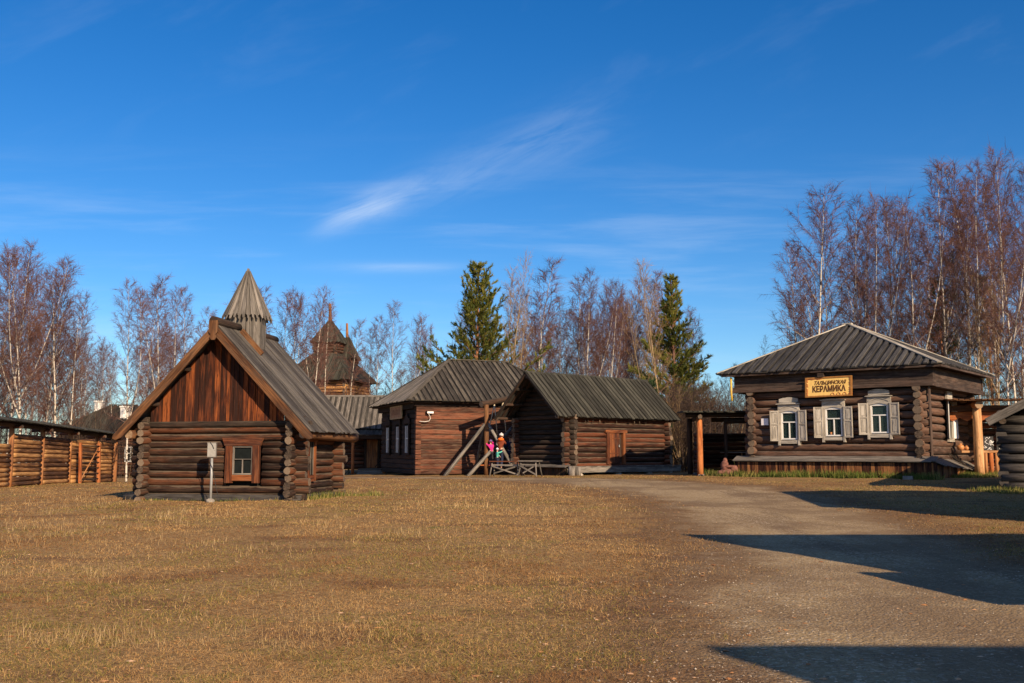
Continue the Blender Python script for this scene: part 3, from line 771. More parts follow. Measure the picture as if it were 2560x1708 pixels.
def hip_roof(par, x0, x1, y0, y1, ze, zr, rx0, rx1, mat, side_mat=None, pitch=.3, wup=.2, hip_w=.2, hipm=None):
    """hipped roof: eave rectangle, ridge from rx0 to rx1 at mid depth"""
    ym = (y0 + y1) / 2; h = zr - ze
    def slope(O, S, Lx, T, segs):
        mb = MB(); TL = V(T).length
        def tm(s):
            a, b = segs
            if s < a: return TL * s / a
            if s > b: return TL * (Lx - s) / (Lx - b)
            return TL
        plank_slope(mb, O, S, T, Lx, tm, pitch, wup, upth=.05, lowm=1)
        return mb
    Lx = x1 - x0; Ly = y1 - y0
    o1 = slope((x0, y0, ze), (1, 0, 0), Lx, (0, ym - y0, h), (rx0 - x0, rx1 - x0)).build('roof_slope', [mat, 'roof_gap_shade'], par)
    slope((x0, y1, ze), (1, 0, 0), Lx, (0, ym - y1, h), (rx0 - x0, rx1 - x0)).build('roof_slope', [mat, 'roof_gap_shade'], par)
    slope((x0, y0, ze), (0, 1, 0), Ly, (rx0 - x0, 0, h), (ym - y0, ym - y0 + .001)).build('roof_slope', [side_mat or mat, 'roof_gap_shade'], par)
    slope((x1, y0, ze), (0, 1, 0), Ly, (rx1 - x1, 0, h), (ym - y0, ym - y0 + .001)).build('roof_slope', [mat, 'roof_gap_shade'], par)
    hb = MB()
    for (ax, ay), rx in (((x0, y0), rx0), ((x1, y0), rx1), ((x0, y1), rx0), ((x1, y1), rx1)):
        hb.beam((ax, ay, ze + .07), (rx, ym, zr + .08), hip_w, .04)
    if rx1 - rx0 > .1: hb.beam((rx0 - .1, ym, zr + .1), (rx1 + .1, ym, zr + .1), .26, .05)
    hb.build('hip_board', [hipm or mat], par)

def curtain_panel(mb, x0, x1, y, z0, z1, folds=9, m=0):
    n = folds * 4; b = len(mb.v); r = (random.random(), random.random())
    for i in range(n + 1):
        x = x0 + (x1 - x0) * i / n; yy = y + .018 * math.sin(2 * math.pi * i / 4)
        mb.v += [V((x, yy, z0)), V((x, yy, z1))]
    for i in range(n):
        mb.face((b + 2 * i, b + 2 * i + 2, b + 2 * i + 3, b + 2 * i + 1), [(0, 0), (.1, 0), (.1, 1), (0, 1)], m, r, True)

# ------------------------------------------------------------------ 1. the gabled hut with the turret
def hut():
    O = at(366, 1247, 28.35); O.z = .22
    t = empty('log_hut', O, -10, 'small log hut with steep plank roof, boarded red gable and octagonal wooden turret', 'hut')
    W, D = 4.36, 2.95
    fo = [(2.36, 3.46, .50, 1.72)]
    log_house(t, W, D, 0.0, 10, .205, .122, .42, 'hut_log', front_open=fo, right_open=[(.62, 1.12, .55, 1.75)], side_off=.5)
    mb = MB(); mb.log((-.6, -.06, .02), (W + .3, -.06, .02), .16, .15); mb.log((W + .08, -.2, .0), (W + .08, D + .3, .0), .15, .15)
    mb.log((-.1, -.2, .0), (-.1, D + .3, .0), .15, .15); mb.log((-.4, D, .0), (W + .4, D, .0), .15, .15)
    mb.build('sill_log', ['shade_log', 'end'], t)
    mb = MB(); mb.box(.12, W - .12, .12, D - .12, .1, 2.1); mb.build('inner_light_block', ['dark_inside'], t)  # near-black box added inside to stop light leaking between the logs
    xc = W / 2; half = 2.80; zr = 4.83; sl = 1.055
    ze = zr - half * sl
    # gable boards (front and back)
    for yy, nm in ((-.03, 'gable_boards'), (D + .0, 'gable_boards')):
        mb = MB(); x = .06
        while x < W - .06:
            bw = random.choice([.10, .12, .14, .17, .2, .25]) * random.uniform(.9, 1.1); x1 = min(x + bw, W - .06)
            zt = lambda q: zr - .06 - abs(q - xc) * sl
            poly = [(x + .007, 2.02), (x1 - .007, 2.02), (x1 - .007, zt(x1))]
            if x < xc < x1: poly.append((xc, zt(xc)))
            poly.append((x + .007, zt(x)))
            if zt(x) > 2.05 or zt(x1) > 2.05:
                mb.prism(poly, (0, yy - random.choice([0, .012, .022]), 0), (1, 0, 0), (0, 0, 1), (0, -1, 0), .03)
            x = x1
        mb.build(nm, ['hut_board'], t)
    mb = MB(); mb.log((-.55, -.05, 2.08), (W + .5, -.05, 2.10), .10, .09); mb.log((-.4, -.02, 2.2), (-.0, -.02, 2.2), .13, .12); mb.log((W, -.02, 2.2), (W + .3, -.02, 2.2), .13, .12)
    mb.build('tie_log', ['barn_dark_log', 'end'], t)
    # roof, ridge along y
    y0, y1 = -.52, 3.5
    mb = MB()
    for sgn in (-1, 1):
        T = V((-sgn * half, 0, half * sl)); L = T.length
        plank_slope(mb, (xc + sgn * half, y0, ze), (0, 1, 0), T, y1 - y0, lambda s: L, .145, .128, upth=.016, jit=.035)
    rf = mb.build('roof', ['roof_grey'], t)
    mb = MB(); mb.log((xc, y0 - .14, zr + .10), (xc, 1.0, zr + .10), .14, .12, 12); mb.build('ridge_log', ['barn_dark_log', 'barn_dark_log'], rf); mb = MB(); mb.log((xc, 1.98, zr + .06), (xc, y1 + .08, zr + .04), .11, .12, 12)
    mb.build('ridge_log', ['barn_dark_log', 'barn_dark_log'], rf)
    # barge boards with shaped ends
    for sgn in (-1, 1):
        d = V((sgn * half, 0, -half * sl)).normalized(); n = V((sgn * d.z * -1, 0, abs(d.x)))
        mb = MB(); up = V((sgn * sl, 0, 1)).normalized()
        p0 = V((xc, y0 - .035, zr - .10)); L = math.hypot(half, half * sl) + .05
        poly = [(-.05, -.11), (L * .5, -.12), (L - .1, -.12), (L + .06, -.05), (L + .1, .05), (L + .02, .10), (-.05, .10)]
        mb.prism(poly, p0, d, up, (0, -1, 0), .06, along=0)
        mb.build('barge_board', ['orange_board'], rf)
    mb = MB(); mb.prism([(-.1, -.34), (-.05, -.42), (.05, -.42), (.1, -.34), (.07, -.27), (.13, -.2), (.13, .12), (-.13, .12), (-.13, -.2), (-.07, -.27)], (xc, y0 - .10, zr), (1, 0, 0), (0, 0, 1), (0, -1, 0), .05)
    mb.build('gable_pendant', ['orange_board'], rf)
    # purlins and gutter logs poking out at the eaves
    for px_ in (xc - half + .25, xc + half - .20):
        mb = MB(); mb.log((px_, y0 + .09, ze - .06), (px_, y1 + .3, ze - .10), .12, .15, 12)
        mb.build('gutter_log', ['orange_board', 'end_light'], rf)
    mb = MB()
    for q in (.35, .68):
        for sgn in (-1, 1):
            xx = xc + sgn * half * q; zz = zr - half * q * sl - .14
            mb.log((xx, y0 + .12, zz), (xx, y1 - .1, zz), .07, .07, 8)
    mb.build('purlin', ['barn_dark_log', 'end'], rf)
    # front window
    mb = MB(); wx0, wx1, wz0, wz1 = 2.42, 3.42, .52, 1.68
    f = -.15
    mb.box(wx0, wx0 + .2, f - .04, f + .06, wz0 - .04, wz1 - .18); mb.box(wx1 - .2, wx1, f - .04, f + .06, wz0 - .04, wz1 - .18)
    mb.prism([(wx0 - .02, wz1 - .178), (wx1 + .02, wz1 - .178), (wx1 + .1, wz1 + .04), (wx0 - .1, wz1 + .04)], (0, f + .05, 0), (1, 0, 0), (0, 0, 1), (0, -1, 0), .10, along=0)
    mb.box(wx0 + .202, wx1 - .202, f - .02, f + .05, wz0 + .02, wz0 + .18)
    wo = mb.build('window', ['frame_red'], t); wo['label'] = 'front window of the hut in a broad red wooden frame'
    mb = MB(); a0, a1, b0, b1 = wx0 + .21, wx1 - .21, wz0 + .19, wz1 - .19
    ss = .035
    mb.box(a0, a0 + ss, f - .01, f + .04, b0, b1); mb.box(a1 - ss, a1, f - .01, f + .04, b0, b1)
    mb.box(a0 + ss, a1 - ss, f - .01, f + .04, b0, b0 + ss); mb.box(a0 + ss, a1 - ss, f - .01, f + .04, b1 - ss, b1)
    mb.box(a0 + ss, a1 - ss, f - .008, f + .03, (b0 + b1) / 2 + .02, (b0 + b1) / 2 + .045)
    mb.box((a0 + a1) / 2 - .012, (a0 + a1) / 2 + .012, f - .006, f + .03, b0 + ss, (b0 + b1) / 2 + .02)
    mb.build('sash', ['old_grey'], wo)
    mb = MB(); mb.box(a0, a1, f + .045, f + .05, b0, b1); mb.build('pane', ['glass_dark'], wo)
    # side window on the right wall
    mb = MB(); X = W + .13
    mb.box(X, X + .06, .56, .68, .5, 1.62); mb.box(X, X + .06, 1.06, 1.18, .5, 1.62); mb.box(X - .01, X + .075, .5, 1.24, 1.62, 1.80)
    mb.box(X, X + .05, .682, 1.058, .5, .68)
    wo = mb.build('window', ['frame_red'], t); wo['label'] = 'narrow side window of the hut'
    mb = MB(); mb.box(X + .005, X + .03, .69, .72, .69, 1.61); mb.box(X + .005, X + .03, 1.02, 1.05, .69, 1.61); mb.box(X + .007, X + .028, .86, .88, .69, 1.61); mb.box(X + .006, X + .029, .721, 1.019, 1.15, 1.17)
    mb.build('sash', ['old_grey'], wo)
    mb = MB(); mb.box(X - .004, X, .68, 1.06, .69, 1.61); mb.build('pane', ['glass_dark'], wo)
    # the turret
    ty = 1.45; tr = .54
    mb = MB(); n = 8
    for i in range(n):
        a0_, a1_ = R(22.5 + 45 * i), R(67.5 + 45 * i)
        P0 = V((xc + tr * math.cos(a0_), ty + tr * math.sin(a0_), 0)); P1 = V((xc + tr * math.cos(a1_), ty + tr * math.sin(a1_), 0))
        S = (P1 - P0); L = S.length; S.normalize(); N = V((math.cos((a0_ + a1_) / 2), math.sin((a0_ + a1_) / 2), 0))
        for j in range(2):
            s0, s1 = L * j / 2 + .003, L * (j + 1) / 2 - .003
            zb = [zr - abs((P0 + S * q).x - xc) * sl - .02 for q in (s0, s1)]
            mb.prism([(s0, zb[0]), (s1, zb[1]), (s1, zr + .62), (s0, zr + .62)], P0 + N * random.uniform(0, .008), S, (0, 0, 1), N, .025)
    tu = mb.build('turret', ['old_grey'], t)
    mb = MB(); rb, hb = .71, 1.43; z0 = zr + .44
    for i in range(n):
        for j in range(4):
            f0, f1 = (i + j / 4) , (i + (j + 1) / 4)
            def pt(fr, rad, z):
                a_, b_ = R(22.5 + 45 * math.floor(fr)), R(67.5 + 45 * math.floor(fr)); q = fr - math.floor(fr)
                A = V((math.cos(a_), math.sin(a_), 0)); B = V((math.cos(b_), math.sin(b_), 0))
                if fr == f1 and q == 0: return V((math.cos(a_), math.sin(a_), 0)) * rad + V((xc, ty, z))
                return (A + (B - A) * q) * rad + V((xc, ty, z))
            e = .0004
            B0, B1 = pt(f0 + e, rb, z0), pt(f1 - e, rb, z0); T0, T1 = pt(f0 + e, .035, z0 + hb), pt(f1 - e, .035, z0 + hb)
            S = B1 - B0; L = S.length; S.normalize(); up = ((T0 + T1) / 2 - (B0 + B1) / 2); UL = up.length; up.normalize()
            N = S.cross(up).normalized()
            if N.dot(V((math.cos(R(22.5 + 45 * (f0 + f1) / 2)), math.sin(R(22.5 + 45 * (f0 + f1) / 2)), 0))) < 0: N = -N
            tw = (T1 - T0).length; jt = random.uniform(-.02, .02)
            poly = [(.004, .05 + jt), (L * .25, .04 + jt), (L * .30, -.05 + jt), (L * .5, -.09 + jt), (L * .70, -.05 + jt), (L * .75, .04 + jt), (L - .004, .05 + jt), (L / 2 + tw / 2, UL), (L / 2 - tw / 2, UL)]
            mb.prism(poly, B0 + N * (.012 if j % 2 else -.014), S, up, N, .026)
    mb.prism([(-.06, 0), (.06, 0), (.02, .14), (-.02, .14)], (xc, ty + .03, z0 + hb - .05), (1, 0, 0), (0, 0, 1), (0, -1, 0), .06)
    mb.build('turret_roof', ['old_grey'], tu)
    mb = MB(); t1 = V((xc + .12, ty - .72, zr + .05)); mb.beam((xc + .15, ty - .66, zr - .0), (xc + .80, ty - .66, zr - .80 * sl + .14), .06, .17, up=(sl, 0, 1))
    mb.build('turret_trim', ['orange_board'], tu)
    # stones / sod at the corner
    return t
hut()
mb = MB()
g_hut = blades('green_grass_tuft', 16000, 0, 0, .08, .26, .004, 'grass_green', 11, keep=near_line(-6.1, 28.0, -4.3, 30.2, .55), region=(-7.5, -3.5, 27, 31.5), lean=.4)
tag(g_hut, 'fresh green grass growing by the hut corner', 'grass', kind='stuff')
g_hut2 = blades('green_grass_tuft', 5000, 0, 0, .04, .13, .003, 'grass_green', 12, keep=near_line(-10.2, 28.1, -6.2, 27.5, .35), region=(-10.8, -5.5, 27, 28.8), lean=.4)
tag(g_hut2, 'thin green grass along the front of the hut', 'grass', kind='stuff')

# meter box on a post
def meter():
    p = at(526, 1259, 27.0); g = gz(p.x, p.y)
    t = empty('meter_box_post', (p.x, p.y, g), 8, 'grey metal box on a slim pipe post in front of the hut', 'electric box')
    mb = MB(); mb.tube([V((0, 0, -.1)), V((.005, 0, .7)), V((.0, 0, 1.22))], [.034] * 3, 12); mb.build('post', ['metal_grey'], t)
    mb = MB(); mb.box(-.11, .11, -.09, .09, 1.20, 1.57); mb.box(-.12, .12, -.10, .10, 1.571, 1.585)
    b = mb.build('box', ['metal_box'], t)
    mb = MB(); mb.box(-.10, .10, -.097, -.091, 1.215, 1.555); mb.ball((.075, -.1, 1.38), .012, .012, .012, 6, 4)
    mb.build('door', ['metal_box'], b)
    mb = MB(); mb.tube([V((-.07, -.05, 1.2)), V((-.03, -.06, 1.05)), V((.03, -.05, .9)), V((.09, -.03, .65)), V((.13, -.02, .4)), V((.2, -.02, .15)), V((.36, 0, 0.0))], [.008] * 7, 5)
    mb.tube([V((-.05, -.1, 1.6)), V((.02, -.12, 1.52)), V((.06, -.115, 1.42))], [.008] * 3, 5)
    mb.build('cable', ['cable'], t)
    s = MB(); s.ball((p.x + .01, p.y - .06, g + .035), .12, .10, .07, 9, 6, wob=.12)
    tag(s.build('stone', ['stone']), 'pale stone at the foot of the metal box post', 'stone')
meter()

# ------------------------------------------------------------------ 2. pottery shop house on the right
CER_O = at(1888, 1186, 42.5); CER_O.z = .62
def cer_window(par, x, z0, z1, dz, full, idx):
    f = -.16; w2 = .34
    z0 += dz; z1 += dz
    mb = MB()
    # casing side boards and the curved head
    mb.box(x - w2 - .10, x - w2, f - .05, f + .04, z0 - .02, z1 + .04); mb.box(x + w2, x + w2 + .10, f - .05, f + .04, z0 - .02, z1 + .04)
    n = 9
    def arch(hh, half, zb, zt): return [(x - half, zb), (x + half, zb)] + [(x + half - 2 * half * i / n, zt + hh * math.sin(math.pi * i / n)) for i in range(n + 1)]
    head = [(x - w2 - .12, z1 + .04)] + [(x - w2 + 2 * w2 * i / n, z1 + .0 + .07 * math.sin(math.pi * i / n)) for i in range(n + 1)] + [(x + w2 + .12, z1 + .04), (x + w2 + .12, z1 + .33), (x - w2 - .12, z1 + .33)]
    mb.prism(head, (0, f + .03, 0), (1, 0, 0), (0, 0, 1), (0, -1, 0), .09, along=0)
    wo = mb.build('window', ['window_grey'], par)
    mb = MB(); mb.prism(arch(.05, w2 + .17, z1 + .335, z1 + .36), (0, f + .05, 0), (1, 0, 0), (0, 0, 1), (0, -1, 0), .20, along=0)
    if full: mb.prism(arch(.07, w2 + .07, z1 + .415, z1 + .56), (0, f + .03, 0), (1, 0, 0), (0, 0, 1), (0, -1, 0), .07, along=0)
    mb.prism([(x - w2 - .05, z1 + .17), (x - w2 - .05, z1 + .14)] + [(x - w2 + 2 * w2 * i / n, z1 + .16 + .09 * math.sin(math.pi * i / n)) for i in range(n + 1)] + [(x + w2 + .05, z1 + .14), (x + w2 + .05, z1 + .17)] + [(x + w2 - 2 * w2 * i / n, z1 + .185 + .09 * math.sin(math.pi * i / n)) for i in range(n + 1)], (0, f - .06, 0), (1, 0, 0), (0, 0, 1), (0, -1, 0), .02, along=0)
    mb.build('pediment', ['window_grey'], wo)
    mb = MB(); mb.box(x - w2 - .04, x + w2 + .04, f - .07, f + .04, z0 - .17, z0 - .03)
    mb.box(x - w2 - .13, x - w2 - .042, f - .09, f + .04, z0 - .24, z0 - .01); mb.box(x + w2 + .042, x + w2 + .13, f - .09, f + .04, z0 - .24, z0 - .01)
    mb.build('sill', ['window_grey'], wo)
    for sgn in (-1, 1):
        mb = MB(); swing = R(random.uniform(6, 11)) if sgn < 0 else R(random.uniform(4, 12))
        if sgn < 0: swing = R(14)
        hx = x + sgn * (w2 + .085); sw = .36
        A = V((sgn * math.cos(swing), -math.sin(swing), 0)); B = V((0, 0, 1)); N = V((-sgn * math.sin(swing), -math.cos(swing), 0))
        O = V((hx, f - .06, 0)); za, zb = z0 - .06, z1 + .08
        def bar(a0, a1, b0, b1, o, th): mb.prism([(a0, b0), (a1, b0), (a1, b1), (a0, b1)], O + N * o, A, B, N, th, along=1 if (b1 - b0) > (a1 - a0) else 0)
        bar(.05, sw - .05, za + .05, zb - .05, 0, .014)
        bar(0, .05, za, zb, 0, .034); bar(sw - .05, sw, za, zb, 0, .034)
        zm = (za + zb) / 2 + .02
        for q in (za, zm, zb - .06): bar(.05, sw - .05, q, q + .06, .001, .031)
        bar(.10, sw - .10, za + .12, zm - .06, .0145, .010); bar(.10, sw - .10, zm + .12, zb - .12, .0145, .010)
        mb.build('shutter', ['window_grey'], wo)
    mb = MB(); a0, a1 = x - w2, x + w2; s = .055
    mb.box(a0 + .001, a0 + s, f - .02, f + .03, z0, z1 + .02); mb.box(a1 - s, a1 - .001, f - .02, f + .03, z0, z1 + .02)
    mb.box(a0 + s, a1 - s, f - .02, f + .03, z0, z0 + s)
    mb.prism([(a0 + s, z1 - .03), (a1 - s, z1 - .03)] + [(a1 - s - (2 * w2 - 2 * s) * i / n, z1 + .02 + .04 * math.sin(math.pi * i / n)) for i in range(n + 1)], (0, f + .03, 0), (1, 0, 0), (0, 0, 1), (0, -1, 0), .05, along=0)
    zt = z0 + (z1 - z0) * .62
    mb.box(a0 + s, a1 - s, f - .018, f + .025, zt, zt + .045); mb.box(x - .022, x + .022, f - .016, f + .022, z0 + s, zt)
    mb.build('sash', ['white_paint'], wo)
    mb = MB(); mb.box(a0 + s - .01, a1 - s + .01, f + .031, f + .035, z0 + .03, z1 + .05); mb.build('pane', ['glass'], wo)
    mb = MB(); curtain_panel(mb, a0 + .02, a1 - .02, f + .11, z0 - .02, z1 + .06, 11); mb.build('curtain', ['curtain'], wo)
    return wo

def ceramic():
    t = empty('pottery_shop', CER_O, -38, 'dark log house with hipped grey plank roof, three shuttered windows and a yellow shop sign', 'house')
    W, D = 6.82, 6.8; n = 9; pit = .306; z0 = .67
    wins = [(1.64, 1.50, 2.62, -.06), (3.52, 1.56, 2.66, 0), (5.34, 1.56, 2.66, .10)]
    fo = [(x - .40, x + .40, a + dz - .1, b + dz + .2) for x, a, b, dz in wins]
    log_house(t, W, D, z0, n, pit, .155, .33, 'cer_log', front_open=fo, right_open=[(3.15, 3.7, 1.5, 2.9)], em='end')
    mb = MB(); mb.box(.15, W - .15, .15, D - .15, .2, 4.0); mb.build('inner_light_block', ['dark_inside'], t)
    # plumb board behind the front corner on the side wall
    mb = MB(); mb.box(W + .37, W + .40, -.13, .10, z0 - .05, 3.42); mb.build('corner_board', ['cer_beam'], t)
    # frieze beams
    mb = MB()
    mb.box(-.75, W + .62, -.40, .12, 3.44, 3.66); mb.box(-.74, W + .60, -.24, .11, 3.665, 4.18)
    mb.box(W - .12, W + .60, .125, D + .6, 3.42, 3.60); mb.box(W - .1, W + .56, .125, D + .55, 3.605, 4.16)
    mb.box(-.74, -.1, .125, D + .6, 3.42, 4.16); mb.box(-.74, W + .6, D + .605, D + .75, 3.42, 4.14)
    mb.beam((3.15, -.5, 4.02), (3.15, -.2, 4.02), .26, .14)
    mb.build('frieze', ['cer_beam'], t)
    # soffit
    mb = MB(); mb.box(-1.15, W + .95, -.48, D + 1.15, 4.185, 4.215); mb.build('soffit', ['cer_beam'], t)
    for i, (x, a, b, dz) in enumerate(wins):
        wo = cer_window(t, x, a, b, dz, i != 1, i)
    hip_roof(t, -1.42, W + .95, -.55, D + 1.25, 4.23, 6.46, 2.75, 2.95, 'roof_house', pitch=.34, wup=.2, hip_w=.22, hipm='window_grey')
    # tin edge fascia under the eave
    mb = MB(); mb.box(-1.2, W + 1.0, -.53, -.49, 4.13, 4.21); mb.box(W + .96, W + 1.0, -.488, D + 1.2, 4.13, 4.21); mb.build('eave_fascia', ['cer_beam'], t)
    # plinth
    mb = MB(); x = -.62
    while x < W + .55:
        bw = random.uniform(.06, .14); mb.box(x + .003, x + bw - .003, -.50 - random.uniform(0, .02), -.46, -.25, .52); x += bw
    y = -.44
    while y < D - 1.2:
        bw = random.uniform(.25, .42); mb.box(W + .56, W + .60 + random.uniform(0, .03), y + .004, y + bw - .01, -.3, .42 - .03 * y); y += bw
    x = -.46
    while x < D * .5:
        bw = random.uniform(.1, .2); mb.box(-.64, -.60, x + .003, x + bw - .003, -.25, .64); x += bw
    mb.build('plinth_boards', ['plinth_board'], t)
    mb = MB(); mb.box(-.55, W + .5, -.42, -.3, .3, .61); mb.build('plinth_beam', ['barn_dark_log'], t)
    mb = MB()
    mb.beam((-.75, -.36, .66), (W + .64, -.36, .66), .46, .035, up=(0, -.42, 1)); mb.beam((-.70, -.60, .58), (W + .50, -.60, .58), .12, .03, up=(0, -.3, 1))
    for k in range(26):
        y = -.3 + k * .25
        mb.beam((W + .12, y, .74 - k * .008), (W + .85 + random.uniform(-.1, .1), y + .02, .42 - k * .012 + random.uniform(-.02, .02)), .22, .03, up=(0, 0, 1))
    mb.build('plinth_ledge', ['old_grey'], t)
    # side window with white shutters
    mb = MB(); X = W + .16; ya, yb = 3.1, 3.75
    mb.box(X, X + .06, ya, ya + .1, 1.5, 3.0); mb.box(X, X + .06, yb - .1, yb, 1.5, 3.0); mb.box(X - .01, X + .08, ya - .05, yb + .05, 3.002, 3.4)
    mb.box(X, X + .1, ya - .05, yb + .05, 1.34, 1.49)
    wo = mb.build('window', ['window_grey'], t); wo['label'] = 'side window with its white shutters ajar'
    for yy, sgn in ((ya, -1), (yb, 1)):
        A = V((math.sin(R(16)), sgn * math.cos(R(16)), 0)); N = V((A.y * sgn, -A.x * sgn, 0))
        mb = MB(); mb.prism([(0, 1.48), (.33, 1.48), (.33, 2.98), (0, 2.98)], (X + .07, yy, 0), A, (0, 0, 1), N, .03)
        mb.build('shutter', ['white_paint'], wo)
    mb = MB(); mb.box(X - .02, X, ya + .1, yb - .1, 1.5, 3.0); mb.build('pane', ['glass_dark'], wo)
    mb = MB(); mb.beam((W + .3, D + .4, .9), (W + .34, D + .4, 2.95), .09, .05, up=(0, 1, 0)); mb.beam((W + .18, D + .4, 2.6), (W + .5, D + .4, 2.6), .1, .1); mb.beam((W + .2, D + .4, 1.5), (W + .45, D + .4, 1.5), .08, .1)
    mb.build('door_jamb', ['white_paint'], t)
    # notice
    n_ = MB(); n_.box(.42, .74, -.195, -.185, 2.05, 2.33); o = n_.build('paper_notice', ['paper'])
    M1 = Matrix.Translation(CER_O) @ Matrix.Rotation(R(-38), 4, 'Z'); o.matrix_world = M1
    tag(o, 'white paper notice pinned to the logs left of the shop windows', 'notice')
    # yellow downpipe on the left corner
    n_ = MB(); n_.tube([V((-.80, -.42, 4.1)), V((-.80, -.43, 3.45)), V((-.78, -.42, 3.1))], [.045] * 3, 8); o = n_.build('yellow_pipe', ['yellow_paint']); o.matrix_world = M1
    tag(o, 'short yellow pipe hanging at the left corner of the pottery house', 'pipe')
    # the sign
    s = empty('shop_sign', M1 @ V((3.45, -.46, 3.54)), -38, 'yellow wooden shop sign with brown lettering above the middle window', 'sign')
    s.rotation_euler = (R(-6), R(-0.6), R(-38)); s.scale = (.93, 1, .97)
    mb = MB(); mb.box(-1.0, 1.0, -.0, .03, -.41, .41); mb.build('board', ['sign_yellow'], s)
    mb = MB()
    mb.box(-1.03, 1.03, -.025, .035, .36, .42); mb.box(-1.03, 1.03, -.025, .035, -.42, -.36); mb.box(-1.03, -.96, -.024, .034, -.359, .359); mb.box(.96, 1.03, -.024, .034, -.359, .359)
    mb.build('frame', ['sign_frame'], s)
    mb = MB()
    def scroll(x0, z0, dxx, rr, nn):
        for i in range(nn):
            pts = [V((x0 + dxx * i + rr * math.cos(a) * (1 - .25 * k / 10), -.008, z0 + rr * math.sin(a) * (1 - .25 * k / 10))) for k, a in enumerate([math.pi * q / 8 * (1 if dxx > 0 else -1) for q in range(0, 11)])]
            mb = MB(); mb.tube(pts, [.010] * len(pts), 4); mb.build('ornament', ['sign_red'], s)
    scroll(.18, -.345, .26, .085, 4)
    for zz, sg in ((.30, 1), (-.12, 1), (.1, 1), (-.28, 1)):
        for xx in (-.93, .93): mb = MB(); mb.tube([V((xx + .025 * math.sin(q * 1.6), -.008, zz + .02 * q - .08)) for q in range(8)], [.012] * 8, 4); mb.build('ornament', ['sign_red'], s)
    mb = MB(); mb.tube([V((-.9 + .09 * q, -.008, .335 + .015 * math.sin(q * 2.1))) for q in range(8)], [.012] * 8, 4)
    mb.build('ornament', ['sign_red'], s)
    def text(body, size, x, z, shear, mat, bold, xs=1.0):
        c = bpy.data.curves.new('lettering', 'FONT'); c.body = body; c.size = size; c.align_x = 'CENTER'; c.shear = shear
        c.extrude = .004; c.offset = bold; c.space_character = 1.02
        tmp = bpy.data.objects.new('lettering_tmp', c); SC.collection.objects.link(tmp)
        dg = bpy.context.evaluated_depsgraph_get(); me = bpy.data.meshes.new_from_object(tmp.evaluated_get(dg))
        bpy.data.objects.remove(tmp)
        o = bpy.data.objects.new('lettering', me); SC.collection.objects.link(o); o.parent = s
        me.materials.clear(); me.materials.append(M[mat])
        xsz = max(v.co.x for v in me.vertices) - min(v.co.x for v in me.vertices)
        o.scale = (xs / xsz, 1, 1); o.location = (x, -.006, z); o.rotation_euler = (R(90), 0, 0)
        return o
    text('КЕРАМИКА', .34, 0.02, -.20, 0, 'sign_brown', .012, 1.46)['label'] = 'large brown word'
    text('ТАЛЬЦИНСКАЯ', .21, 0.05, .10, .35, 'sign_brown', .006, 1.40)['label'] = 'smaller slanted brown word'
    # concrete block, plant behind the glass
    p = at(2270, 1196, 37.2); b_ = MB(); b_.box(-.17, .17, -.1, .1, -.05, .13); o = b_.build('concrete_block', ['concrete']); o.location = (p.x, p.y, gz(p.x, p.y)); o.rotation_euler = (0, 0, R(-30))
    tag(o, 'small grey concrete block in the grass before the plinth', 'block')
    pl = MB(); random.seed(3)
    for i in range(60):
        a = random.uniform(0, 6.28); pl.cone(V((0, 0, 0)), V((math.cos(a) * .1, math.sin(a) * .04, random.uniform(.15, .42))), .012)
    pl.lathe((0, 0, -.12), [(.05, 0), (.07, .12)], 10, 1)
    o = pl.build('potted_plant', ['leaf_green', 'pot']); o.matrix_world = M1 @ Matrix.Translation((3.38, -.09, 1.72)); tag(o, 'green potted plant standing inside the middle shop window', 'plant')
ceramic()
M1c = Matrix.Translation(CER_O) @ Matrix.Rotation(R(-38), 4, 'Z')
pA, pB = M1c @ V((-1.6, -.9, 0)), M1c @ V((7.6, -.85, 0))
o = blades('green_grass_verge', 60000, 0, 0, .10, .36, .006, 'grass_green', 13, keep=near_line(pA.x, pA.y, pB.x, pB.y, .75), region=(8, 17, 36, 43.5), lean=.35)
tag(o, 'green grass verge along the plinth of the pottery house', 'grass', kind='stuff')

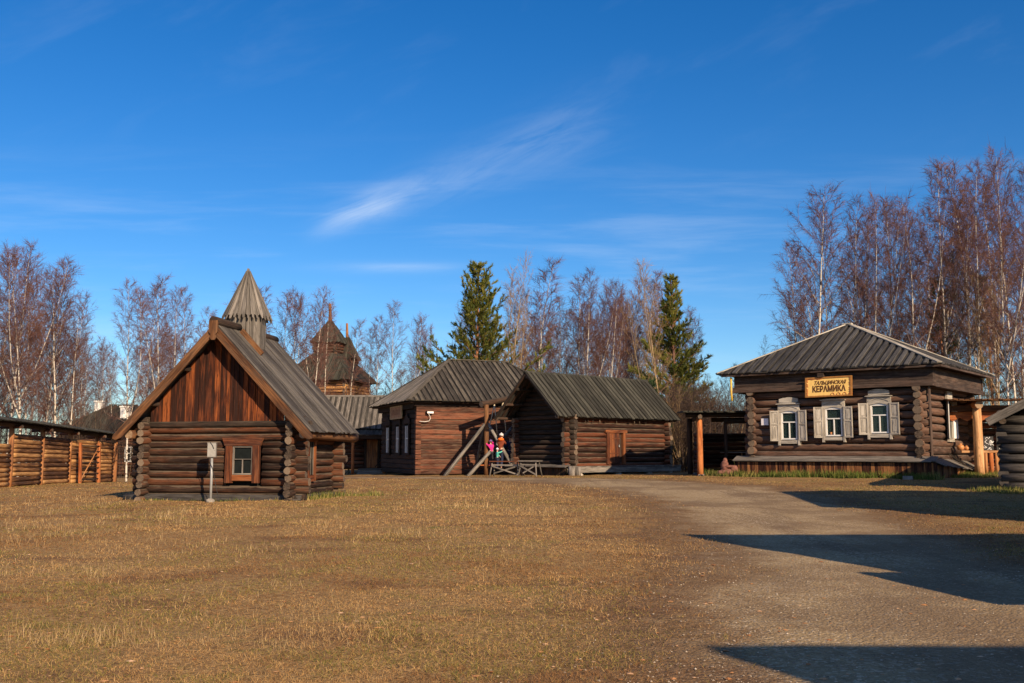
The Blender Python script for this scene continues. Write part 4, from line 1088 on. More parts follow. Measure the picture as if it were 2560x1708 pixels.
# ------------------------------------------------------------------ 3. the barn in the middle
def barn():
    O = at(1424, 1187, 48.3); O.z = .38
    t = empty('log_barn', O, 43, 'log barn with a steep dark mossy plank roof and a small red door', 'barn')
    W, D = 7.3, 3.55; z0 = .42; pit = .245; n = 10
    dx0, dx1, dz0, dz1 = 2.55, 3.95, .58, 2.12
    log_house(t, W, D, z0, n, pit, .138, .44, 'barn_log', front_open=[(dx0 + .1, dx1 - .1, dz0, dz1 + .05)], side_off=.5, shade_side='barn_dark_log')  # unlit gable side gets darker logs, its shade put into the colour
    mb = MB(); mb.box(.15, W - .15, .15, D - .15, .3, 3.0); mb.build('inner_light_block', ['dark_inside'], t)
    # log gables
    zr = 5.05; ye0, ye1 = -.48, D + .48; ze = 2.84; ym = D / 2; sl = (zr - ze) / (ym - ye0)
    for xx in (0, W):
        mb = MB(); z = z0 + pit * n + pit * .9
        while z < zr - .25:
            hw = (zr - .12 - z) / sl
            mb.log((xx, ym - hw, z), (xx, ym + hw, z), .13, .13, 10, .05)
            z += .235
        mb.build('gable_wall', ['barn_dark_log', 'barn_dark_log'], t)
    rf = gable_roof(t, -1.28, W + .78, ye0, ye1, ze, zr, 'roof_dark', pitch=.31, wup=.2, th=.03, upth=.04)
    mb = MB()
    for q in (0.02, .33, .66):
        for s in (-1, 1):
            yy = ym + s * (ym - ye0) * (1 - q) * .93; zz = ze + (zr - ze) * q - .04
            mb.log((-1.2, yy, zz), (W + .65, yy, zz), .075, .075, 8)
    mb.log((-1.2, ym, zr - .2), (W + .65, ym, zr - .2), .1, .1, 8)
    mb.build('purlin', ['barn_dark_log', 'end'], rf)
    mb = MB()
    for i in range(3): mb.beam((-1.22 + i * .35, ye0 + .02, ze - .06), (-1.22 + i * .35, ym, zr - .08), .08, .07); mb.beam((-1.22 + i * .35, ye1 - .02, ze - .06), (-1.22 + i * .35, ym, zr - .08), .08, .07)
    mb.build('rafter', ['barn_dark_log'], rf)
    for x in (.9, 1.1, 1.45, 1.95, 3.2, 4.6, 5.0, 5.5):
        mb = MB(); mb.beam((x, -.02, 2.86), (x, -.2, 2.80), .04, .04); mb.beam((x, -.2, 2.86), (x + .02, -.23, 2.62), .03, .03)
        mb.build('wall_peg', ['end'], t)
    # door
    mb = MB(); f = -.16
    mb.box(dx0, dx0 + .17, f - .02, .1, dz0 - .02, dz1); mb.box(dx1 - .17, dx1, f - .02, .1, dz0 - .02, dz1); mb.box(dx0 - .12, dx1 + .12, f - .03, .1, dz1 + .002, dz1 + .14)
    mb.build('door_frame', ['frame_red'], t)
    mb = MB()
    for i in range(2): mb.box(dx0 + .19 + i * .38, dx0 + .56 + i * .38, f - .01, f + .03, dz0 + .02, dz1 - .02)
    mb.box(dx0 + .2, dx0 + .93, f - .03, f - .012, dz0 + .5, dz0 + .54); mb.box(dx0 + .2, dx0 + .93, f - .03, f - .012, dz1 - .3, dz1 - .26)
    d = mb.build('door', ['frame_red'], t)
    mb = MB(); mb.ball((dx0 + .86, f - .05, 1.45), .035, .03, .05, 8, 6); mb.tube([V((dx0 + .84, f - .05, 1.48)), V((dx0 + .86, f - .06, 1.54)), V((dx0 + .88, f - .05, 1.48))], [.01] * 3, 5)
    mb.build('padlock', ['metal_grey'], d)
    mb = MB(); mb.box(dx0 + .96, dx1 - .18, -.04, .02, dz0, dz1); mb.build('door_gap_board', ['barn_dark_log'], t)
    # deck on piers
    mb = MB(); mb.beam((-.35, -.55, .32), (W + .55, -.55, .30), .2, .26); mb.log((-.3, 0, .28), (W + .5, 0, .28), .15, .15)
    for i in range(22): mb.box(-.3 + i * .375, .06 + i * .375, -.65, -.14, .455, .49)
    mb.build('deck', ['old_grey', 'end'], t)
    for x, rr in ((.2, .22), (3.0, .24), (5.4, .22), (7.1, .2)):
        for yy in (-.45, D - .2):
            mb = MB(); mb.ball((x, yy, .0), rr, rr, .22, 9, 6, wob=.12); mb.build('stone_pier', ['stone'], t)
    # low boarded skirt and ledge along the shaded gable side
    mb = MB(); y = -.1
    while y < D + .3:
        bw = random.uniform(.14, .26); mb.box(-.42, -.38, y + .004, y + bw - .004, -.15, .42); y += bw
    mb.build('skirt_boards', ['barn_dark_log'], t)
    mb = MB(); mb.beam((-.44, -.3, .5), (-.44, D + .4, .5), .4, .04, up=(-.3, 0, 1)); mb.build('skirt_ledge', ['old_grey'], t)
    mb = MB(); mb.log((-.62, -.75, -.1), (-.60, -.73, .50), .15, .17, 10); mb.log((-.32, -.86, -.1), (-.33, -.86, .46), .13, .14, 10)
    o = mb.build('chopping_block', ['old_grey', 'end']); o.matrix_world = Matrix.Translation(O) @ Matrix.Rotation(R(43), 4, 'Z')
    tag(o, 'weathered upright wood stump at the near corner of the barn', 'stump')
barn()

# ------------------------------------------------------------------ 4. hipped log house behind the swing
def mid_house():
    O = at(1044, 1180, 53); O.z = .36
    t = empty('log_house', O, 21, 'reddish log house with hipped grey plank roof and a floodlight on its corner', 'house')
    W, D = 9.1, 7.6
    def squared(mb, ax, fixed, a0, a1, z0, n, p, th, op=()):
        for i in range(n):
            z = z0 + p * (i + .5); segs = [(a0, a1)]
            for (o0, o1, q0, q1) in op:
                if q0 < z < q1:
                    segs = [x for s0, s1 in segs for x in ((s0, min(s1, o0)), (max(s0, o1), s1)) if x[1] - x[0] > .02]
            rn = (random.random(), random.random())
            for s0, s1 in segs:
                if ax == 'x': mb.hewn((s0, fixed, z), (s1, fixed, z), .14, p * .485, .04, r=rn)
                else: mb.hewn((fixed, s0, z), (fixed, s1, z), .14, p * .485, .04, r=rn)
    mb = MB(); squared(mb, 'x', 0, -.02, W + .02, .0, 11, .265, .2, [(5.9, 7.0, 1.1, 2.6)])
    mb.box(-.14, W + .1, -.17, .1, 2.93, 3.28); mb.box(-.14, W + .1, -.165, .1, 3.285, 3.62)
    mb.build('front_wall', ['mid_log', 'end'], t)
    mb = MB()
    for i in range(11):
        z = .265 * (i + (.0 if i % 2 else .5)) + .13
        mb.box(-.17, .12, -.155 - (i % 2) * .01, .1, .265 * i + .02, .265 * i + .25)
    mb.build('corner_joint', ['mid_log'], t)
    wl = [(1.48, .5), (3.44, .5), (5.74, .55)]
    mb = MB(); squared(mb, 'y', 0, .1, D, .0, 13, .27, .2, [(y - h, y + h, 1.2, 2.7) for y, h in wl]); mb.build('side_wall', ['mid_shade_log', 'end'], t)
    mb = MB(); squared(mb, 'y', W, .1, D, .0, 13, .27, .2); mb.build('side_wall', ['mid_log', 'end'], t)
    mb = MB(); squared(mb, 'x', D, 0, W, .0, 13, .27, .2); mb.build('back_wall', ['mid_shade_log', 'end'], t)
    mb = MB(); mb.box(.15, W - .15, .15, D - .15, .1, 3.7); mb.build('inner_light_block', ['dark_inside'], t)
    mb = MB(); mb.box(-.6, W + .6, -.55, D + .55, 3.78, 3.84); mb.box(-.3, W + .3, -.25, .0, 3.62, 3.78); mb.box(-.3, -.02, .01, D + .3, 3.5, 3.78)
    mb.build('cornice', ['mid_shade_log'], t)
    hip_roof(t, -.75, W + .75, -.72, D + .72, 3.86, 6.42, 2.85, 6.4, 'roof_tan', 'old_grey', pitch=.31, wup=.19, hip_w=.26)
    for y, h in wl:
        mb = MB(); X = -.2
        mb.box(X - .05, X, y - .52, y - .36, 1.1, 2.72); mb.box(X - .05, X, y + .36, y + .52, 1.1, 2.72); mb.box(X - .06, X, y - .54, y + .54, 1.0, 1.12)
        mb.prism([(y - .58, 2.724), (y + .58, 2.724), (y + .58, 2.95), (y + .3, 3.05), (y, 3.3), (y - .3, 3.05), (y - .58, 2.95)], (X, 0, 0), (0, 1, 0), (0, 0, 1), (-1, 0, 0), .06)
        wo = mb.build('window', ['mid_shade_log'], t)
        mb = MB(); mb.box(X - .02, X + .02, y - .35, y - .29, 1.14, 2.6); mb.box(X - .02, X + .02, y + .29, y + .35, 1.14, 2.6); mb.box(X - .019, X + .019, y - .29, y + .29, 1.9, 1.95); mb.box(X - .018, X + .018, y - .025, y + .025, 1.14, 2.6)
        mb.build('sash', ['white_paint'], wo)
        mb = MB(); mb.box(X + .03, X + .04, y - .3, y + .3, 1.14, 2.6); mb.build('pane', ['glass_dark'], wo)
    # window on the lit wall behind the swing
    mb = MB(); mb.box(5.9, 6.05, -.2, -.1, 1.0, 2.5); mb.box(6.85, 7.0, -.2, -.1, 1.0, 2.5); mb.box(5.8, 7.1, -.21, -.1, 2.502, 2.75); mb.box(5.85, 7.05, -.22, -.1, .85, .998)
    wo = mb.build('window', ['window_grey'], t)
    mb = MB(); mb.box(6.05, 6.12, -.17, -.12, 1.0, 2.5); mb.box(6.78, 6.849, -.17, -.12, 1.0, 2.5); mb.box(6.12, 6.78, -.168, -.122, 1.8, 1.86); mb.build('sash', ['sign_old_frame'], wo)
    mb = MB(); mb.box(6.05, 6.85, -.1, -.09, 1.0, 2.5); mb.build('pane', ['glass_dark'], wo)
    Mm = Matrix.Translation(O) @ Matrix.Rotation(R(21), 4, 'Z')
    s = empty('wooden_signboard', Mm @ V((-.36, 3.3, 3.38)), 21, 'faded brown signboard under the eaves on the shaded side wall', 'sign')
    mb = MB(); mb.box(-.02, .02, -1.2, 1.2, -.3, .3); mb.build('board', ['sign_old'], s)
    mb = MB(); mb.box(-.04, .03, -1.25, 1.25, .3, .36); mb.box(-.04, .03, -1.25, 1.25, -.36, -.3); mb.box(-.039, .03, -1.26, -1.18, -.299, .299); mb.box(-.039, .03, 1.18, 1.26, -.299, .299); mb.build('frame', ['sign_old_frame'], s)
    mb = MB(); random.seed(5)
    for k in range(9):
        y = .85 - k * .21; mb.box(-.026, -.021, y - .03, y + .01, -.14, .16)
        if k % 2: mb.box(-.026, -.021, y - .1, y - .031, .1 if k % 3 else -.13, .14 if k % 3 else -.09)
    mb.build('lettering', ['sign_brown'], s)
    f = empty('floodlight', Mm @ V((.55, -.3, 3.28)), 21, 'small white floodlight with a looping cable on the log house corner', 'floodlight')
    mb = MB(); mb.box(-.19, .19, -.12, .08, -.02, .08); mb.build('housing', ['cable'], f)
    mb = MB(); mb.box(-.17, .17, -.14, -.121, -.06, .04); mb.build('lamp_glass', ['white_paint'], f)
    mb = MB(); mb.tube([V((-.1, -.05, -.05)), V((-.02, -.06, -.18)), V((.03, -.04, -.32)), V((-.04, -.02, -.46)), V((-.25, .0, -.5)), V((-.55, .02, -.48))], [.018] * 6, 6); mb.build('cable', ['white_cable'], f)
mid_house()

# ------------------------------------------------------------------ 5. swing, people, trestles
def W3(px, py, d): return at(px, py, d)
def swing():
    b = at(1213, 1184, 51.5); g = gz(b.x, b.y); O = V((b.x, b.y, g))
    t = empty('wooden_swing', O, 0, 'tall wooden swing frame of round poles with braced legs and rope swings', 'swing')
    L = lambda px, py, d: at(px, py, d) - O
    def grd(px, d):
        p = at(px, 1185, d); return V((p.x - O.x, p.y - O.y, gz(p.x, p.y) - .05 - g))
    mb = MB(); mb.log(L(1216, 1188, 51.5), L(1216, 1012, 51.5), .13, .12, 10); mb.build('post', ['orange_board', 'end'], t)
    p2 = L(1295, 1185, 53.0); p2t = L(1295, 996, 53.0); mb = MB(); mb.log(p2, p2t, .13, .13, 10); mb.build('post', ['fence_post', 'end'], t)
    mb = MB(); mb.log(L(1203, 1011, 51.4), L(1303, 990, 53.1), .16, .15, 10); mb.build('top_beam', ['barn_dark_log', 'end'], t)
    for a, c in ((L(1213, 1060, 51.5), grd(1110, 50.4)), (L(1211, 1064, 51.5), grd(1186, 53.4)), (L(1220, 1060, 51.5), grd(1296, 50.6)), (L(1283, 1066, 52.7), grd(1168, 50.0)), (L(1290, 1062, 53), grd(1330, 52.0))):
        mb = MB(); mb.log(a, c, .08, .10, 9, .06); mb.build('brace', ['old_grey', 'end'], t)
    ln = MB()
    for (a, b_) in (((1236, 1010, 51.9), (1223, 1072, 51.8)), ((1236, 1010, 51.9), (1244, 1095, 52.0)), ((1258, 1006, 52.3), (1249, 1036, 52.2)), ((1258, 1006, 52.3), (1266, 1090, 52.4)), ((1223, 1072, 51.8), (1215, 1160, 51.7)), ((1244, 1095, 52.0), (1250, 1160, 52.0))):
        ln.tube([L(*a), L(*b_)], [.026, .026], 6)
    ln.build('rope', ['rope'], t)
    mb = MB(); mb.beam(L(1194, 1163, 51.4), L(1262, 1163, 52.2), .26, .05); mb.build('swing_board', ['red_post'], t)
    return t
swing()

def skin_chain(name, mats, pts, edges, parent, sub=1):
    me = bpy.data.meshes.new(name); me.from_pydata([p[:3] for p in pts], edges, [])
    o = bpy.data.objects.new(name + '_tmp', me); SC.collection.objects.link(o)
    md = o.modifiers.new('s', 'SKIN')
    for i, p in enumerate(pts): me.skin_vertices[0].data[i].radius = (p[3], p[3] if len(p) < 5 else p[4])
    me.skin_vertices[0].data[0].use_root = True
    md.use_smooth_shade = True
    sb = o.modifiers.new('d', 'SUBSURF'); sb.levels = sub; sb.render_levels = sub
    dg = bpy.context.evaluated_depsgraph_get()
    m2 = bpy.data.meshes.new_from_object(o.evaluated_get(dg)); bpy.data.objects.remove(o)
    m2.materials.clear(); m2.materials.append(mats)
    ob = bpy.data.objects.new(name, m2); SC.collection.objects.link(ob); ob.parent = parent
    return ob
def person(label, loc, rz, H, arms, legs, cols, lean=(0, 0), hat=None, hair=(.1, .06, .03), hood=None):
    """arms: two (elbow, hand) offsets from the shoulder; legs: two (knee, foot) offsets from the hip; unit = body height"""
    t = empty('person', loc, rz, label, 'person', 'people at the swing')
    k = H
    hip = V((0, 0, .52)); chest = V((lean[0], lean[1], .74)); neck = chest + V((lean[0] * .4, lean[1] * .4, .10)); head = neck + V((0, -.01, .085))
    def P(v, r, r2=None): return (v.x * k, v.y * k, v.z * k, r * k, (r2 or r) * k)
    pts = [P(hip, .075, .055), P(hip.lerp(chest, .5), .062, .048), P(chest, .085, .055), P(neck, .03), P(head - V((0, 0, .02)), .045), P(head + V((0, 0, .03)), .05)]
    ed = [(0, 1), (1, 2), (2, 3), (3, 4), (4, 5)]
    jk = [P(hip + V((0, 0, -.02)), .088, .07), P(hip.lerp(chest, .5), .082, .064), P(chest, .10, .07), P(neck + V((0, 0, -.02)), .045)]
    je = [(0, 1), (1, 2), (2, 3)]
    tr = [P(hip, .08, .062)]; te = []
    for sgn, (e, h) in zip((-1, 1), arms):
        sh = chest + V((sgn * .10, 0, .04)); e = sh + V(e); h = sh + V(h)
        b = len(pts); pts += [P(sh, .034), P(e, .027), P(h, .018)]; ed += [(2, b), (b, b + 1), (b + 1, b + 2)]
        d = (h - e).normalized(); sd_ = d.cross(V((0, 0, 1)));
        if sd_.length < .1: sd_ = V((1, 0, 0))
        sd_.normalize()
        pts.append(P(h + d * .028, .022)); ed.append((b + 2, b + 3)); hc = b + 3
        for q in range(4):
            o_ = sd_ * (q - 1.5) * .012; l = (.04, .046, .043, .034)[q]; nb = len(pts)
            pts += [P(h + d * .045 + o_, .006), P(h + d * (.045 + l * .6) + o_ + V((0, 0, -.006)), .0052), P(h + d * (.045 + l * .8) + o_ + V((0, 0, -.02)), .0048)]
            ed += [(hc, nb), (nb, nb + 1), (nb + 1, nb + 2)]
        nb = len(pts); pts += [P(h + d * .02 + sd_ * .028, .007), P(h + d * .04 + sd_ * .038, .006)]; ed += [(hc, nb), (nb, nb + 1)]
        b = len(jk); jk += [P(sh, .048), P(e, .040), P(h - d * .012, .030)]; je += [(2, b), (b, b + 1), (b + 1, b + 2)]
    sh_ = []
    for sgn, (kn, ft) in zip((-1, 1), legs):
        hp = hip + V((sgn * .05, 0, -.02)); kn = hp + V(kn); ft = hp + V(ft)
        b = len(pts); pts += [P(hp, .055), P(kn, .038), P(ft, .024)]; ed += [(0, b), (b, b + 1), (b + 1, b + 2)]
        b = len(tr); tr += [P(hp, .062), P(kn, .046), P(ft + V((0, 0, .02)), .036)]; te += [(0, b), (b, b + 1), (b + 1, b + 2)]
        sh_.append(ft)
    skin_chain('body', M['skin'], pts, ed, t, 1)
    col = lambda nm, c: M.setdefault(nm, plain(nm, c, .85, var=.12))
    j = skin_chain('jacket', col(*cols[0]), jk, je, t, 1); skin_chain('trousers', col(*cols[1]), tr, te, t, 1)
    mb = MB()
    for f in sh_: mb.ball(((f.x) * k, (f.y - .03) * k, (f.z - .015) * k), .032 * k, .07 * k, .03 * k, 8, 5)
    mb.build('shoes', [col(*cols[2])], t)
    hc = (head + V((0, 0, .015))) * k
    mb = MB(); mb.ball(hc + V((0, .012 * k, .012 * k)), .058 * k, .064 * k, .062 * k, 10, 7); mb.build('hair', [M.setdefault('hair', plain('hair', hair, .7))], t)
    if hat: mb = MB(); mb.ball(hc + V((0, .006 * k, .03 * k)), .066 * k, .07 * k, .055 * k, 12, 8); mb.ball(hc + V((0, 0, .085 * k)), .018 * k, .018 * k, .018 * k, 7, 5); mb.build('knitted_hat', [col(*hat)], t)
    if hood: mb = MB(); mb.ball(neck * k + V((0, .03 * k, -.0)), .10 * k, .085 * k, .05 * k, 12, 7); mb.build('hood', [col(*hood)], t)
    # face
    mb = MB()
    for sx in (-1, 1): mb.ball(hc + V((sx * .02 * k, -.058 * k, -.002 * k)), .006 * k, .004 * k, .005 * k, 6, 4)
    mb.build('eyes', [M['cable']], t)
    mb = MB(); mb.ball(hc + V((0, -.066 * k, -.015 * k)), .008 * k, .010 * k, .012 * k, 6, 4)
    for sx in (-1, 1): mb.ball(hc + V((sx * .056 * k, -.0 * k, -.005 * k)), .007 * k, .012 * k, .016 * k, 6, 4)
    mb.build('nose_and_ears', [M['skin']], t)
    mb = MB(); mb.ball(hc + V((0, -.058 * k, -.034 * k)), .014 * k, .005 * k, .004 * k, 6, 4); mb.build('mouth', [M['sign_red']], t)
    return t
def pp(px, py, d): return at(px, py, d)
a1 = pp(1250, 1171, 51.0)
person('person in a rust red jacket with bright orange hood and pale knitted hat, reaching right', (a1.x, a1.y, a1.z), 150, 1.74,
       [((.02, -.12, -.06), (.10, -.24, -.05)), ((.04, -.14, -.08), (.0, -.26, -.06))], [((.01, -.05, -.24), (.0, .02, -.49)), ((.0, .03, -.24), (.0, .08, -.49))],
       [('jacket_rust', (.20, .045, .02)), ('jeans_blue', (.018, .025, .06)), ('boots_black', (.012, .012, .014))], lean=(-.03, .0), hat=('hat_pale', (.62, .58, .6)), hood=('hood_orange', (.85, .16, .02)))
a2 = pp(1229, 1161, 51.3)
person('person in a bright pink jacket and dark trousers standing on the swing board', (a2.x, a2.y, a2.z), 200, 1.22,
       [((-.03, -.08, .08), (-.02, -.16, .2)), ((.03, -.10, .02), (.06, -.18, .12))], [((0, -.03, -.24), (-.06, .03, -.49)), ((0, .0, -.24), (.04, .04, -.49))],
       [('jacket_pink', (.80, .03, .26)), ('trousers_charcoal', (.035, .035, .045)), ('shoes_purple', (.22, .04, .2))], lean=(.03, 0), hat=('hat_violet', (.18, .1, .28)))
a3 = pp(1243, 1172, 50.6)
person('small child in a turquoise coat and white hat with one arm raised', (a3.x, a3.y, a3.z), 110, 1.02,
       [((-.02, -.12, .02), (-.02, -.24, .09)), ((.02, -.10, -.10), (.0, -.17, -.17))], [((0, 0, -.24), (0, 0, -.49)), ((0, 0, -.24), (0, 0, -.49))],
       [('coat_turquoise', (.10, .46, .38)), ('trousers_navy', (.02, .025, .06)), ('boots_black', (.01, .01, .01))], hat=('hat_white', (.75, .72, .76)))
a4 = pp(1276, 1172, 51.6)
person('person with reddish face in a dark navy jacket beside the barn corner', (a4.x, a4.y, a4.z), -20, 1.70,
       [((-.05, -.06, -.14), (-.08, -.16, -.1)), ((.05, -.04, -.14), (.06, -.12, -.2))], [((0, -.01, -.24), (0, 0, -.49)), ((0, 0, -.24), (.02, .02, -.49))],
       [('jacket_navy', (.02, .025, .07)), ('trousers_navy', (.02, .025, .06)), ('boots_black', (.01, .01, .01))])

def trestle(px0, px1, pyt, d, label, top_mat, grp):
    a = at(px0, pyt, d + .25); b = at(px1, pyt, d - .15); m = (a + b) / 2; g = gz(m.x, m.y); L = (b - a).length
    t = empty('trestle_table', (m.x, m.y, g), math.degrees(math.atan2(b.y - a.y, b.x - a.x)), label, 'table', grp)
    h = a.z - g
    mb = MB()
    for i in range(3): mb.beam((-L / 2, -.24 + i * .24, h - .03), (L / 2, -.24 + i * .24, h - .03), .22, .045)
    mb.build('table_top', [top_mat], t)
    for sx in (-1, 1):
        for sy in (-1, 1):
            mb = MB(); mb.log((sx * (L / 2 - .12), sy * .2, h - .05), (sx * (L / 2 - .02), sy * .34, -.03), .035, .03, 7); mb.build('leg', ['old_grey', 'end'], t)
    mb = MB()
    mb.beam((-L / 2 + .1, -.26, h - .2), (L / 2 - .1, -.26, h - .2), .04, .06); mb.beam((-L / 2 + .1, -.30, .50), (L / 2 - .05, -.33, .1), .04, .06)
    mb.beam((-L / 2 + .25, -.31, .16), (L / 2 - .2, -.28, .46), .04, .06)
    mb.build('cross_brace', ['old_grey'], t)
trestle(1228, 1302, 1152, 47.6, 'low trestle table with a reddish brown top, left one by the swing', 'barn_log', 'trestle tables')
trestle(1302, 1349, 1151, 46.9, 'grey trestle table with crossed braces, right one before the barn gable', 'old_grey', 'trestle tables')

# ------------------------------------------------------------------ 6. log fence on the left, gate
def fence():
    P = [(at(-95, 1215, 36.5), .22), (at(22, 1213, 40.5), .2), (at(100, 1208, 44.3), .12), (at(169, 1208, 48.6), .0), (at(238, 1208, 52.0), -.1), (at(282, 1207, 54.5), -.17)]
    t = empty('log_fence', (P[1][0].x, P[1][0].y, 0), 0, 'roofed fence of orange brown horizontal logs between posts', 'fence')
    O = t.location.copy()
    pts = [V((p.x - O.x, p.y - O.y, gz(p.x, p.y))) for p, _ in P]
    H = [2.45, 2.42, 2.40, 2.40, 2.36, 2.30]
    for i, (p, h) in enumerate(zip(pts, H)):
        mb = MB(); mb.log(p + V((0, 0, -.2)), p + V((.01, 0, h)), .115 if i < 5 else .2, .105 if i < 5 else .19, 10, .06); mb.build('post', ['fence_post', 'end'], t)
        mb = MB(); mb.log(p + V((-.5, .1, h - .02)), p + V((.48, -.1, h + .0)), .075, .07, 10); mb.build('cross_log', ['barn_log', 'end'], t)
    for i in range(len(pts) - 1):
        a, b = pts[i], pts[i + 1]; mb = MB()
        n = 11 if i else 9
        for k in range(n):
            z = .10 + k * .195; j = random.uniform(-.02, .02)
            mb.log(a + V((-.02, 0, z + j)), b + V((-.02, 0, z * (H[i + 1] / H[i]) + random.uniform(-.02, .02))), .105 * random.uniform(.9, 1.1), .10 * random.uniform(.9, 1.1), 10, .08)
        mb.build('log_panel', ['fence_log', 'end_light'], t)
    mb = MB(); top = MB()
    for i in range(len(pts) - 1):
        a = pts[i] + V((0, 0, H[i])); b = pts[i + 1] + V((0, 0, H[i + 1]))
        mb.log(a + V((.1, 0, .1)), b + V((.1, 0, .1)), .12, .12, 8)
        S = (b - a); L = S.length; S.normalize(); 
        for sgn in (-1, 1):
            T = V((-sgn * .45, 0, .14)).normalized(); E = a + V((sgn * .42 + .1, 0, .16))
            plank_slope(top, E, S, T, L, lambda s: .46, .2, .16, th=.03, upth=.03, jit=.02)
    mb.build('top_plate', ['barn_dark_log', 'end'], t); top.build('roof', ['roof_dark'], t)
    g0 = at(199, 1207, 48.5)
    G = empty('ladder_gate', (g0.x, g0.y, gz(g0.x, g0.y)), 0, 'ladder like wooden gate of dark rails leaning between two orange posts', 'gate')
    e = at(246, 1207, 50.5) - g0; e.z = gz(g0.x + e.x, g0.y + e.y) - gz(g0.x, g0.y)
    for q, h in ((V((0, 0, 0)), 1.95), (e, 1.98)):
        mb = MB(); mb.beam(q + V((.02, 0, -.1)), q + V((-.04, 0, h)), .13, .11); mb.build('post', ['red_post'], G)
    for k in range(7):
        mb = MB(); z = .18 + k * .27; mb.log(V((0, 0, z)), e + V((0, 0, z + .02)), .03, .03, 7); mb.build('rail', ['barn_dark_log', 'end'], G)
    mb = MB(); mb.log(V((.05, -.08, .1)), e * .95 + V((0, -.08, 1.75)), .03, .025, 7, .1); mb.build('diagonal_pole', ['fence_post', 'end'], G)
fence()

# ------------------------------------------------------------------ 7. far buildings
def far_house():
    p = at(140, 1180, 76); O = V((p.x, p.y, -.2))
    t = empty('village_house', O, 6, 'red brown house with dark hipped roof and white chimneys beyond the log fence', 'house')
    W, D = 7.6, 6.5
    mb = MB(); rows_along(mb, 'x', 0, 0, W, 0, 12, .25, .14, [(5.0, 5.9, 1.0, 2.0)]); rows_along(mb, 'y', 0, 0, D, 0, 12, .25, .14); rows_along(mb, 'y', W, 0, D, 0, 12, .25, .14); rows_along(mb, 'x', D, 0, W, 0, 12, .25, .14)
    mb.build('wall', ['mid_log', 'end'], t)
    mb = MB(); mb.box(.2, W - .2, .2, D - .2, 0, 3); mb.build('inner_light_block', ['dark_inside'], t)
    hip_roof(t, -.8, W + .8, -.8, D + .8, 3.05, 5.4, 2.9, 4.8, 'roof_dark', pitch=.35, wup=.24)
    for x, y, z in ((1.9, 3.6, 5.7), (4.45, 1.6, 5.2)):
        mb = MB(); mb.box(x - .3, x + .3, y - .3, y + .3, 3.6, z); mb.box(x - .36, x + .36, y - .36, y + .36, z, z + .12); mb.build('chimney', ['white_wash'], t)
    mb = MB(); f = -.2
    mb.box(5.0, 5.1, f, f + .1, 1.0, 2.15); mb.box(5.8, 5.9, f, f + .1, 1.0, 2.15); mb.box(5.1, 5.8, f, f + .1, 1.0, 1.1); mb.box(5.1, 5.8, f, f + .1, 2.05, 2.15)
    mb.box(5.1, 5.8, f + .01, f + .09, 1.62, 1.68); mb.box(5.42, 5.48, f + .02, f + .08, 1.1, 2.05); wo = mb.build('window', ['white_paint'], t)
    mb = MB(); mb.box(5.1, 5.8, f + .091, f + .1, 1.1, 2.05); mb.build('pane', ['glass_dark'], wo)
far_house()

def back_house():
    p = at(800, 1185, 62.5); O = V((p.x, p.y, .15))
    t = empty('porch_house', O, 2, 'long grey roofed log house with an open porch between the hut and the hipped house', 'house')
    W, D = 6.6, 5
    mb = MB(); rows_along(mb, 'x', 1.6, 0, W, .35, 9, .25, .14, [(2.6, 3.5, .3, 2.2)]); mb.build('wall', ['mid_log', 'end'], t)
    mb = MB(); rows_along(mb, 'y', W, 1.5, D, .35, 9, .25, .14); rows_along(mb, 'y', 0, 1.5, D, .35, 9, .25, .14); mb.build('side_wall', ['mid_log', 'end'], t)
    mb = MB(); mb.box(.2, W - .2, 1.8, D, .3, 2.6); mb.build('inner_light_block', ['dark_inside'], t)
    gable_roof(t, -.6, W + .6, .7, D + 1.0, 2.85, 5.05, 'old_grey', pitch=.36, wup=.22)
    mb = MB(); plank_slope(mb, (.8, -.1, 2.42), (1, 0, 0), (0, .9, .32), 5.1, lambda s: 1.0, .2, .16); mb.build('porch_roof', ['roof_tan'], t)
    for x in (2.0, 3.95):
        mb = MB(); mb.log((x, .1, -.1), (x, .1, 2.5), .10, .09, 9); mb.build('porch_post', ['red_post', 'end'], t)
        mb = MB(); mb.beam((x - .05, .1, 1.1), (x - .55, .1, .45), .05, .05); mb.build('brace', ['barn_dark_log'], t)
    mb = MB(); mb.box(1.4, 5.6, .0, .16, 2.22, 2.42); mb.build('porch_beam', ['barn_dark_log'], t)
    mb = MB(); mb.box(2.55, 2.7, 1.4, 1.5, .4, 2.2); mb.box(3.4, 3.55, 1.4, 1.5, .4, 2.2); mb.box(2.5, 3.6, 1.38, 1.5, 2.2, 2.35); mb.build('door_frame', ['barn_dark_log'], t)
    mb = MB(); mb.box(2.71, 3.39, 1.44, 1.5, .4, 2.19); mb.build('door', ['fence_post'], t)
    mb = MB()
    for k in range(3): mb.box(2.3, 3.9, -.3 + k * .35, .1 + k * .35, -.02 + k * .14, .10 + k * .14)
    mb.build('step', ['old_grey'], t)
back_house()

